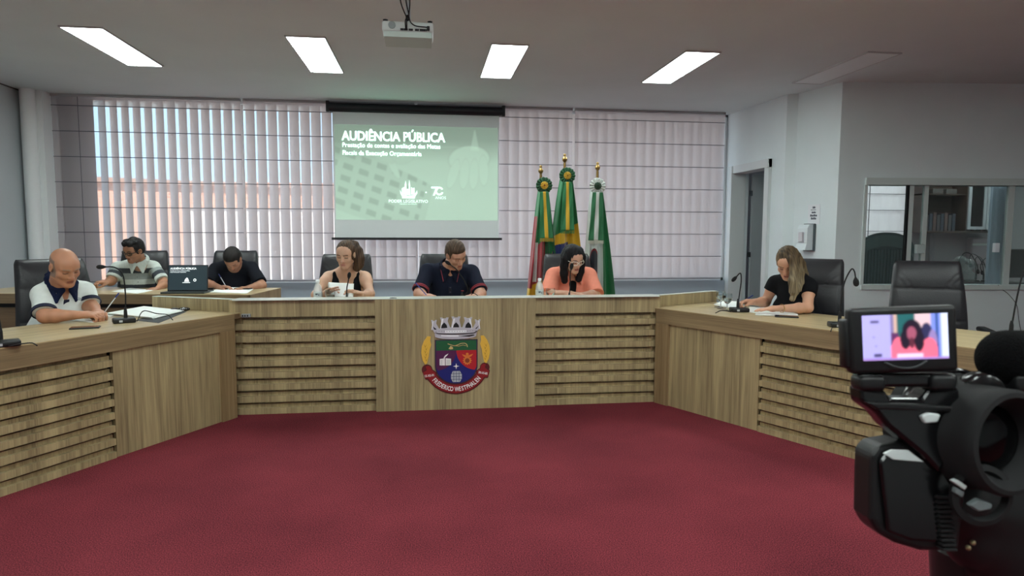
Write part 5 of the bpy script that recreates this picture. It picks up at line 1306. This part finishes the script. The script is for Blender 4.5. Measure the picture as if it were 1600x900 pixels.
MB().box((-.075, -.018, -.15), (.10, 0, .155), bev=.01).build('back_plate', mat('dispenser_dark', '4a5256', .5), ds)
MB().plate([(-.0, -.14), (-.0, .15), (-.075, .14), (-.10, .10), (-.10, -.06), (-.125, -.14)], -.075, .075, RZ(PI/2)).build('cover', mat('dispenser_white', 'dfe7ea', .35), ds)
MB().box((-.03, -.128, -.05), (.03, -.100, .06), bev=.006).build('level_window', mat('dispenser_clear', 'cfccd2', .2), ds)
# ================================================================ interior window in the partition
M_alu = mat('window_alu_white', 'ccd6d4', .4)
wd = thing('window_2', None, None, PO, PA); wd['kind'] = 'structure'
mb = MB(); mb.box((WX0-.01, -.03, WZ1-.0), (WX1, .10, WZ1+.075)); mb.box((WX0-.01, -.03, WZ0-.05), (WX1, .10, WZ0)); mb.box((WX0-.015, -.01, WZ0), (WX0+.02, .10, WZ1)); mb.build('window_frame', M_alu, wd)
xs2 = [part_local(x, 370).x for x in (1423, 1446, 1579)]
for x, w_, nm in ((xs2[0], .03, 'a'), (xs2[1], .028, 'b'), (xs2[2], .04, 'c'), (3.2, .03, 'd')):
    MB().box((x-w_, .01, WZ0), (x+w_*.6, .05, WZ1)).build('window_stile', M_alu, wd)
MB().box((xs2[0]-.052, .012, WZ0), (xs2[0]-.03, .048, WZ1)).build('rubber_seal', M_black, wd)
mg = bpy.data.materials.new('pane_glass'); mg.use_nodes = True; nt_ = mg.node_tree; bs = nt_.nodes['Principled BSDF']; nt_.nodes.remove(bs)
gl1 = nt_.nodes.new('ShaderNodeBsdfGlossy'); gl1.inputs['Roughness'].default_value = .01; tr1 = nt_.nodes.new('ShaderNodeBsdfTransparent'); tr1.inputs[0].default_value = (.80, .84, .83, 1)
mx1 = nt_.nodes.new('ShaderNodeMixShader'); fr1 = nt_.nodes.new('ShaderNodeFresnel'); fr1.inputs[0].default_value = 1.5
nt_.links.new(fr1.outputs[0], mx1.inputs[0]); nt_.links.new(tr1.outputs[0], mx1.inputs[1]); nt_.links.new(gl1.outputs[0], mx1.inputs[2]); nt_.links.new(mx1.outputs[0], nt_.nodes['Material Output'].inputs[0])
for x0, x1 in ((WX0, xs2[0]), (xs2[0], xs2[2]), (xs2[2], 3.2), (3.2, WX1)): MB().box((x0, .028, WZ0), (x1, .032, WZ1)).build('pane', mg, wd)
ho = part_local(1437, 389); MB().box((ho.x-.055, -.03, ho.z-.05), (ho.x+.04, .012, ho.z+.05), bev=.008).build('lock', mat('lock_clear', 'b9c6c6', .2), wd)
ho = part_local(1558, 387); MB().box((ho.x-.03, -.012, ho.z-.05), (ho.x+.02, .03, ho.z+.05), bev=.004).build('sticker', mat('sticker_white', 'eef4fa', .5), wd)
# pale column-like blind gathered behind the glass
PMi = PM
def inroom(px, py, dy):      # point dy behind the glass plane
    d = ray(px, py); n = Vector((-math.sin(PA), math.cos(PA), 0)); o = PO+n*dy; t = (o-CP).dot(n)/d.dot(n); return CP+d*t
a = inroom(1562, 300, .25); b_ = inroom(1552, 440, .25); cv = thing('gathered_curtain', 'pale blue white gathered curtain hanging behind the glass', 'curtain', (a.x, a.y, .55), PA)
grid_mesh('curtain_cloth', 60, 4, lambda u, v: (.09*np.cos(u*2*PI)*(1+.07*np.cos(u*2*PI*9)), .05*np.sin(u*2*PI)*(1+.07*np.cos(u*2*PI*9)), v*1.42), mat('curtain_blue', 'c3cfe0', .8), cv)
# far wall things of the side room
YS = 8.95
def SR(px, py): return PY(px, py, YS)
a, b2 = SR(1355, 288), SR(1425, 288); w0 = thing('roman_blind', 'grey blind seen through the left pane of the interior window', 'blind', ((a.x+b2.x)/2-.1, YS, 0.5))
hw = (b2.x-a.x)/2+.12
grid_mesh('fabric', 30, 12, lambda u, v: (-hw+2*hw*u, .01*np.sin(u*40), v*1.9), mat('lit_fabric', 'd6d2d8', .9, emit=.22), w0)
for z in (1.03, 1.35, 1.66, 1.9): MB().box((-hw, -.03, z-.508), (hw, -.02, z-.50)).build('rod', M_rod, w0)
MB().box((-hw+.25, -.03, 0), (-hw+.256, -.02, 1.9)).build('cord', M_rod, w0)
# arched grey board behind the left pane
a = inroom(1348, 375, .5); b2 = inroom(1424, 378, .5); ab = thing('arched_headboard', 'grey arched ribbed screen board behind the left pane', 'board', ((a.x+b2.x)/2, (a.y+b2.y)/2, 0), PA)
hw = (b2-a).length/2+.03; zt1 = a.z-.03; pts = [(-hw, .3)]+[(hw*math.cos(t), zt1-.05+.17*math.sin(t)) for t in np.linspace(PI, 0, 24)]+[(hw, .3)]
MB().plate(pts, 0, .03).build('board', mat('board_grey', '5d6668', .7), ab)
mb = MB()
for k in range(16): x = -hw+.04+k*(2*hw-.08)/15; mb.box((x-.006, -.012, .55), (x+.006, 0, zt1-.08))
mb.build('ribs', mat('rib_grey', '6f797b', .7), ab)
mb = MB(); mb.plate([(x, z-.03) for x, z in pts[1:-1]]+[(x, z-.16) for x, z in pts[1:-1][::-1]], -.014, 0); mb.build('arch_band', mat('arch_band', '727d7e', .7), ab)
# wall cabinet
a = SR(1427, 280); b2 = SR(1545, 361); cb = thing('wall_cabinet', 'dark wood wall cabinet with open shelves and two glass doors', 'cabinet', ((a.x+b2.x)/2, YS-.3, b2.z)); hw = (b2.x-a.x)/2+.02; hh = 1.0
M_cab = wood('cabinet_walnut', '4a3a32', '2c211d', False); mb = MB()
mb.box((-hw, 0, -.03), (hw, .3, 0)); mb.box((-hw, 0, hh), (hw, .3, hh+.03)); mb.box((-hw, 0, 0), (-hw+.02, .3, hh)); mb.box((hw-.06, 0, 0), (hw, .3, hh)); mb.box((-hw, .28, 0), (hw, .3, hh)); mb.box((-.02, 0, 0), (.0, .3, hh)); mb.box((-hw, .02, .52), (hw, .28, .54)); mb.build('carcass', M_cab, cb)
for k in range(2):
    x0 = .0+k*(hw-.07)/2; x1 = x0+(hw-.07)/2-.01; mb = MB(); 
    for lo, hi in (((x0, -.02, .02), (x0+.045, 0, hh)), ((x1-.045, -.02, .02), (x1, 0, hh)), ((x0+.045, -.02, .02), (x1-.045, 0, .065)), ((x0+.045, -.02, hh-.05), (x1-.045, 0, hh))): mb.box(lo, hi)
    o = mb.build('glass_door', mat('door_alu', 'c3c6cc', .35, .4), cb); MB().box((x0+.04, -.012, .06), (x1-.04, -.008, hh-.04)).build('door_pane', mg, o)
rng = random.Random(5)
def shelf_item(kind, p, sz_, col, label):
    t = MB().box((-sz_[0]/2, -sz_[1]/2, 0), (sz_[0]/2, sz_[1]/2, sz_[2]), bev=.003).build(kind, mat('item_'+col, col, .6), None, loc=p); tag(t, label, kind.replace('_', ' '), None)
for k in range(8):
    x = cb.location.x-hw+.06+k*.062; t = MB().box((-.024, -.1, 0), (.024, .1, .23+.02*(k % 3))).build('binder', mat('binder_%d' % (k % 3), ['4a4548', '3a3f4a', '5b4a48'][k % 3], .6), None, loc=(x, cb.location.y+.13, cb.location.z))
    tag(t, 'dark binder standing in the lower open shelf of the wall cabinet', 'binder', 'binders in the wall cabinet')
for k in range(2):
    x = cb.location.x-hw+.22+k*.22; shelf_item('storage_box', (x, cb.location.y+.14, cb.location.z+.54), (.17, .2, .07), '55504f', ['low grey box on the upper cabinet shelf, nearer the left pane', 'low grey box on the upper cabinet shelf, nearer the glass doors'][k])
for k, (x, s_) in enumerate(((.12, .05), (.22, .04), (hw-.26, .05), (hw-.16, .035))):
    t = MB().lathe([(s_*.7, 0), (s_, .03), (s_, .18), (s_*.5, .22)], 16).build('jar', mat('jar_pale', 'b9b4b4', .4), None, loc=(cb.location.x+x, cb.location.y+.12, cb.location.z+.001), smooth=50); tag(t, 'pale jar standing behind the glass doors of the wall cabinet', 'jar', 'jars in the wall cabinet')
# paper towel dispenser under the cabinet
a = SR(1533, 361); td = thing('towel_dispenser', 'translucent paper towel dispenser mounted under the dark wall cabinet', 'dispenser', (a.x-.02, 9.05, a.z-.52)); MB().box((-.14, -.12, .0), (.14, 0, .42), bev=.03, seg=3).build('cover', mat('towel_cover', 'b9aeb4', .25), td, smooth=40); MB().box((-.13, -.125, .30), (.13, -.11, .33)).build('band', M_white, td)
# wall tube
a = SR(1459, 365); tb = MB().lathe([(.03, .4), (.03, 1.35)], 14, None).build('wall_pipe', mat('pipe_grey', 'a6a4a8', .4), None, loc=(a.x, YS+.02, 0), smooth=40); tag(tb, 'pale vertical pipe on the side room wall below the cabinet', 'pipe')
# side table behind the glass with the microphones
a = inroom(1480, 447, .35); b2 = inroom(1560, 447, .35)
tb = thing('side_table', 'dark table behind the interior glass carrying spare microphones', 'table', ((a.x+b2.x)/2+.1, (a.y+b2.y)/2+.2, 0), PA); MB().box((-.75, -.25, WZ0-.03), (.55, .3, WZ0+.0)).build('table_top', M_black, tb)
for x in (-.7, .5):
    for y in (-.2, .25): MB().box((x-.02, y-.02, 0), (x+.02, y+.02, WZ0-.03)).build('leg', M_black, tb)
for k, (bpx, pts) in enumerate(((1526, [(1525, 430), (1524, 412), (1518, 398), (1508, 395), (1501, 402), (1499, 409)]), (1537, [(1537, 430), (1535, 412), (1527, 400), (1518, 397), (1515, 405), (1516, 412)]), (1545, [(1543, 430), (1537, 410), (1530, 401), (1524, 405), (1527, 415), (1528, 422)]), (1552, [(1547, 428), (1541, 412), (1546, 403), (1538, 405), (1532, 416), (1534, 424)]))):
    yq = tb.location.y-.05; q = PY(bpx, 440, yq); mic((q.x, q.y, WZ0+.001), [tuple(PY(x, y, yq)) for x, y in pts], 'spare gooseneck microphone standing on the table behind the interior glass', 0, False, head_r=.016)
for k, x in enumerate((1535, 1544)):
    pass
# clear plastic bag of cups
a = PY(1503, 440, tb.location.y); cbg = thing('plastic_bag', 'crumpled clear plastic bag on the table behind the glass', 'bag', (a.x, a.y, WZ0))
S = Sdf(); 
for i in range(9): S.e((rng.uniform(-.13, .13), rng.uniform(-.08, .08), .05+rng.uniform(0, .18)), (rng.uniform(.04, .08),)*3, .03)
S.h((0, 0, .002), (0, 0, -1)); V, Q = S.mesh(.012); V = V+.006*np.stack([nz(V, 60, 1), nz(V, 60, 2), nz(V, 60, 3)], 1); np_mesh('bag_film', V, Q, mat('film', '8f9694', .2, alpha=.35), cbg)
# dark chair silhouette at the far right behind the glass
a = inroom(1592, 410, 1.2); rc = thing('side_chair', 'dark chair half visible behind the right pane of the interior window', 'chair', (a.x+.15, a.y, 0), PA); MB().box((-.2, -.03, .75), (.25, .03, 1.12), RX(-.1), bev=.02).build('backrest', M_blackm, rc); MB().box((-.2, -.25, .60), (.25, .2, .66), bev=.02).build('seat', M_blackm, rc)
for x in (-.16, .2):
    for y in (-.2, .15): MB().box((x-.012, y-.012, 0), (x+.012, y+.012, .6)).build('leg', M_blackm, rc)
# cord running from the sill down the wall
def onp(px, py): return inroom(px, py, -.006)
cr = MB().tube(crom([onp(1556, 445)+Vector((0, -.03, .0)), onp(1563, 450), onp(1575, 459), onp(1586, 472), onp(1590, 482), onp(1592, 500), onp(1596, 521)]), .0028, 6).build('thin_cord', M_blackm, None, smooth=180); tag(cr, 'thin black cord running down the wall under the interior window', 'cord')

# ================================================================ camcorder in the foreground
CB = .70
ko = PD(1500, 680, CB); KM = frame(Vector((0, 0, 0)), CR, CF, CU)    # local x right, y away, z up
cm = thing('camcorder', 'black camcorder with lit flip-out screen in the right foreground', 'camcorder', ko); cm.rotation_euler = KM.to_euler()
U = CB/FPX
def kx(px): return (px-1500)*U
def kz(py): return (680-py)*U
MK = mat('camcorder_black', '0d0d0f', .42, bump=(700, .05)); MKg = mat('camcorder_gloss', '0b0b0d', .2); MKr = mat('camcorder_rubber', '101012', .8); MKs = mat('camcorder_print', 'c9d0d0', .35)
# screen housing (slightly turned)
scr = thing('flip_screen', None, None, (kx(1413), .0, kz(531))); scr.parent = cm; scr.rotation_euler = (0, math.radians(-2.2), math.radians(-3))
del_ = [k for k in ('label', 'category') if k in scr]
W2, H2 = 82*U, 52*U
def K(name, lo, hi, m, par=cm, bev=.003, M=None): return MB().box(lo, hi, M, bev=bev, seg=3).build(name, m, par, smooth=50)
mb = MB(); mb.box((-W2, 0, -H2), (W2, .016, H2), bev=.005, seg=3); mb.box((-W2-.004, .004, -H2+.006), (-W2+.006, .022, H2-.012), bev=.003)
o = mb.build('screen_housing', MK, scr, smooth=50)
def lcd(u, v):
    c = np.zeros(u.shape+(3,)); c[:] = np.array(lin('6f7fd0')); c = c*(.75+.5*u[..., None])
    def put(m, h, a=1.): c[m] = c[m]*(1-a)+np.array(lin(h))*a
    e = lambda cx, cy, rx, ry: ((u-cx)/rx)**2+((v-cy)/ry)**2 < 1
    put(u < .33, 'a9a2e6'); put((u > .33) & (u < .37), '7a6ea0'); put((u > .37) & (u < .47) & (v > .6), 'c9a89a'); put((u > .41) & (u < .63) & (v > .45), '1f5a5c'); put((u > .62) & (u < .80) & (v > .6), 'd9b8c0'); put((u > .34) & (u < .42) & (v > .25) & (v < .6), '5a2a5c')
    put((u > .86) & (u < .89), '2a4a8a'); put((u > .92), 'cfd6f6'); put(e(.75, .55, .07, .25), '2a2a50'); put(e(.82, .4, .05, .25), '8f7ab0')
    put(((v < .45-.9*np.abs(u-.58)**1.3*.9) & (np.abs(u-.60) < .27) & (v < .62-1.5*(np.abs(u-.58)-.05).clip(0))) | (e(.42, .25, .08, .25)) | (e(.78, .22, .09, .25)), 'ee6a86')
    put(e(.58, .62, .115, .26) | e(.50, .45, .06, .22) | e(.66, .42, .06, .24), '1c1024'); put(e(.575, .58, .055, .15), '9a5068'); put(e(.575, .37, .03, .12), '5a2436'); put((v < .14) & (u > .40) & (u < .70), 'e0c8e6'); put((v < .05), '9a7ac0')
    put((v > .82) & (v < .88) & (u > .10) & (u < .20), '4a4270'); put((v > .08) & (v < .15) & (u > .13) & (u < .22), '3a3260'); put((v > .5) & (v < .53) & (u > .12) & (u < .14), '6a62a0'); put((v > .30) & (v < .33) & (u > .14) & (u < .17), '6a62a0')
    return soften(c, 4)
x0, x1, z0, z1 = kx(1348)-kx(1412), kx(1478)-kx(1412), kz(559)-kz(528), kz(488)-kz(528)
grid_mesh('screen_image', 130, 72, lambda u, v: (x0+(x1-x0)*u, -.0008+0*u, z0+(z1-z0)*v), mat('lcd', 'fff', .3, attr=True, emit=.36), scr, lcd, smooth=False)
mb = MB()
mb.tube(crom([(-.022, -.001, -H2+.0125), (-.012, -.002, -H2+.0075), (0, -.002, -H2+.0055), (.012, -.002, -H2+.0075), (.022, -.001, -H2+.0125)]), .0012, 6); mb.build('screen_lip', mat('lip_grey', '3a3e40', .4), scr, smooth=180)
# hinge block and neck down to the body; q() gives the place at depth y that shows at a pixel of the photograph
def q(px, py, y=0): return ((px-800)*(CB+y)/FPX-700*U, 230*U-(py-450)*(CB+y)/FPX)
def kp(px, py, y): a, b = q(px, py, y); return (a, y, b)
def KB(name, a, b, y0, y1, m, bev=.003):
    (x0, z1), (x1, z0) = q(*a, y0), q(*b, y0); return MB().box((x0, y0, z0), (x1, y1, z1), bev=bev, seg=3).build(name, m, cm, smooth=50)
def KPl(name, pts, y0, y1, m, bev=.003):
    o = MB().plate([q(a, b, y0) for a, b in pts], y0, y1).build(name, m, cm)
    if bev: v = o.modifiers.new('b', 'BEVEL'); v.width = bev; v.segments = 3; v.limit_method = 'ANGLE'
    return o
KB('hinge', (1343, 584), (1498, 606), .004, .022, MKg, .004)
KB('hinge_knuckle', (1346, 588), (1386, 612), -.002, .024, MK, .005); KB('hinge_knuckle', (1458, 586), (1497, 612), -.002, .024, MK, .005)
KPl('hinge_arm', [(1346, 604), (1386, 610), (1392, 623), (1442, 623), (1452, 608), (1500, 604), (1504, 640), (1492, 700), (1470, 742), (1442, 712), (1388, 668), (1370, 646), (1347, 630)], .006, .035, MKg, .005)
KPl('arm_ridge', [(1352, 628), (1440, 632), (1490, 636), (1486, 644), (1440, 642), (1372, 640)], .001, .008, MK, .002)
KPl('release_button', [(1440, 651), (1452, 645), (1471, 648), (1466, 660), (1446, 662)], .001, .008, MKs, .002)
# main body
S = Sdf()
S.c(kp(1500, 650, .07), kp(1660, 640, .08), .036, .05, .02); S.c(kp(1475, 700, .07), kp(1560, 720, .09), .026, .05, .03); S.c(kp(1500, 780, .07), kp(1660, 820, .09), .038, .06, .03)
S.c(kp(1520, 850, .07), kp(1660, 890, .08), .030, .05, .03); S.e(kp(1600, 760, .12), (.075, .10, .09), .03); S.c(kp(1560, 900, .08), kp(1640, 960, .08), .035, .05, .02)
V, Q = S.mesh(.0035); np_mesh('body', V, Q, MK, cm)
# battery block lower left
KPl('battery', [(1362, 712), (1374, 696), (1410, 690), (1480, 706), (1512, 760), (1500, 862), (1440, 862), (1400, 850), (1372, 834), (1360, 812)], .022, .062, MK, .006)
KPl('battery_face', [(1376, 722), (1388, 708), (1462, 714), (1494, 765), (1484, 850), (1424, 846), (1388, 832)], .015, .022, MKg, .004)
KPl('battery_label', [(1381, 709), (1394, 703), (1420, 704), (1444, 722), (1396, 718)], .011, .014, MKs, .0005)
mb = MB()
for i in range(12):
    (x0, z0), (x1, _) = q(1461+i*.8, 776+i*7.4, .014), q(1484+i*.8, 776+i*7.4, .014); mb.box((x0, .010, z0-.0016), (x1, .026, z0+.0016), bev=.0007)
mb.build('ribbed_grip', MKr, cm)
cx_, cz_ = q(1530, 772, .0); ML = T(cx_, .004, cz_) @ RX(PI/2)
MB().lathe([(.030, 0), (.033, .004), (.033, .009), (.027, .011), (.024, .004)], 40, ML, cap=False).build('strap_ring', MKr, cm, smooth=50)
KPl('strap_latch', [(1490, 753), (1497, 750), (1512, 760), (1508, 766)], -.012, -.004, MKs, .001); KPl('strap_latch', [(1494, 762), (1508, 770), (1504, 778), (1492, 770)], -.010, -.004, mat('latch_grey', '6c7476', .4), .001)
KPl('strap_buckle', [(1515, 790), (1530, 780), (1552, 788), (1550, 796), (1530, 800)], -.012, -.004, mat('latch_grey', '6c7476', .4), .002)
# eyepiece: concentric rubber rings facing us
ex, ez = q(1577, 692, -.012); EC = Vector((ex, -.012, ez)); ME = T(*EC) @ RZ(math.radians(14)) @ RX(PI/2)
MB().lathe([(.066, -.10), (.068, -.072), (.0655, -.068), (.0655, -.060), (.063, -.057), (.063, -.050), (.061, -.046), (.060, -.036), (.057, -.030), (.0565, -.012), (.057, .0), (.054, .006), (.049, .007), (.042, -.004), (.038, -.014), (.036, -.020), (.026, -.026), (.0005, -.026)], 64, ME, cap=False).build('eyepiece_ring', MKr, cm, smooth=35)
MB().lathe([(.036, -.0195), (.033, -.016), (.018, -.012), (.0005, -.011)], 48, ME, cap=False).build('eyepiece_glass', mat('lens_glass', '040405', .12, spec=.25), cm, smooth=180)
MB().lathe([(.067, -.085), (.0715, -.080), (.0715, -.068), (.067, -.064)], 64, ME, cap=False).build('focus_ring', MKg, cm, smooth=50)
for px, py in ((1484, 630), (1521, 624), (1530, 634), (1487, 657)): MB().sphere(kp(px, py, .022), (.0034, .003, .0034), u=12, v=8).build('button', mat('button_grey', '8c9496', .3), cm, smooth=180)
# handle and foam microphone
S = Sdf(); S.c(kp(1548, 618, .06), kp(1680, 612, .06), .022, .035, .02); S.c(kp(1560, 600, .06), kp(1640, 590, .06), .014, .018, .02); V, Q = S.mesh(.003); np_mesh('top_handle', V, Q, MK, cm)
hx, hz = q(1540, 622, .02); MB().lathe([(.024, -.010), (.028, -.006), (.028, .006), (.024, .010)], 32, T(hx, .028, hz) @ RX(PI/2)).build('handle_joint', MKg, cm, smooth=50)
MF = mat('foam_black', '0a0a0b', .98, bump=(500, .8), spec=.15)
S = Sdf(); S.c(kp(1577, 561, .05), kp(1745, 565, .05), .0335, .0345, 0); V, Q = S.mesh(.0028); np_mesh('foam_windscreen', V, Q, MF, cm)
KB('mic_clamp', (1590, 588), (1612, 612), .02, .05, MK)
mb = MB()
for px, py in ((1513, 856), (1520, 848)): mb.sphere(kp(px, py, .028), .003, u=10, v=6)
mb.build('screw', mat('brass_screw', '9a8a6a', .35, .8), cm)
# tripod under the body, down to the floor
Ki = (T(*ko) @ KM).inverted(); topw = ko+CR*.10-CU*.20+CF*.12
tp_ = thing('tripod', 'black tripod carrying the camcorder, mostly below the picture', 'tripod', (topw.x, topw.y, 0))
MB().lathe([(.018, .45), (.018, topw.z-.03), (.045, topw.z-.028), (.05, topw.z+.03)], 20).build('centre_column', M_black, tp_, smooth=40)
for i in range(3):
    a = i*2*PI/3+.5; MB().tube([(.02*math.cos(a), .02*math.sin(a), .75), (.38*math.cos(a), .38*math.sin(a), .012)], [.016, .012], 10).build('leg', M_black, tp_, smooth=60)
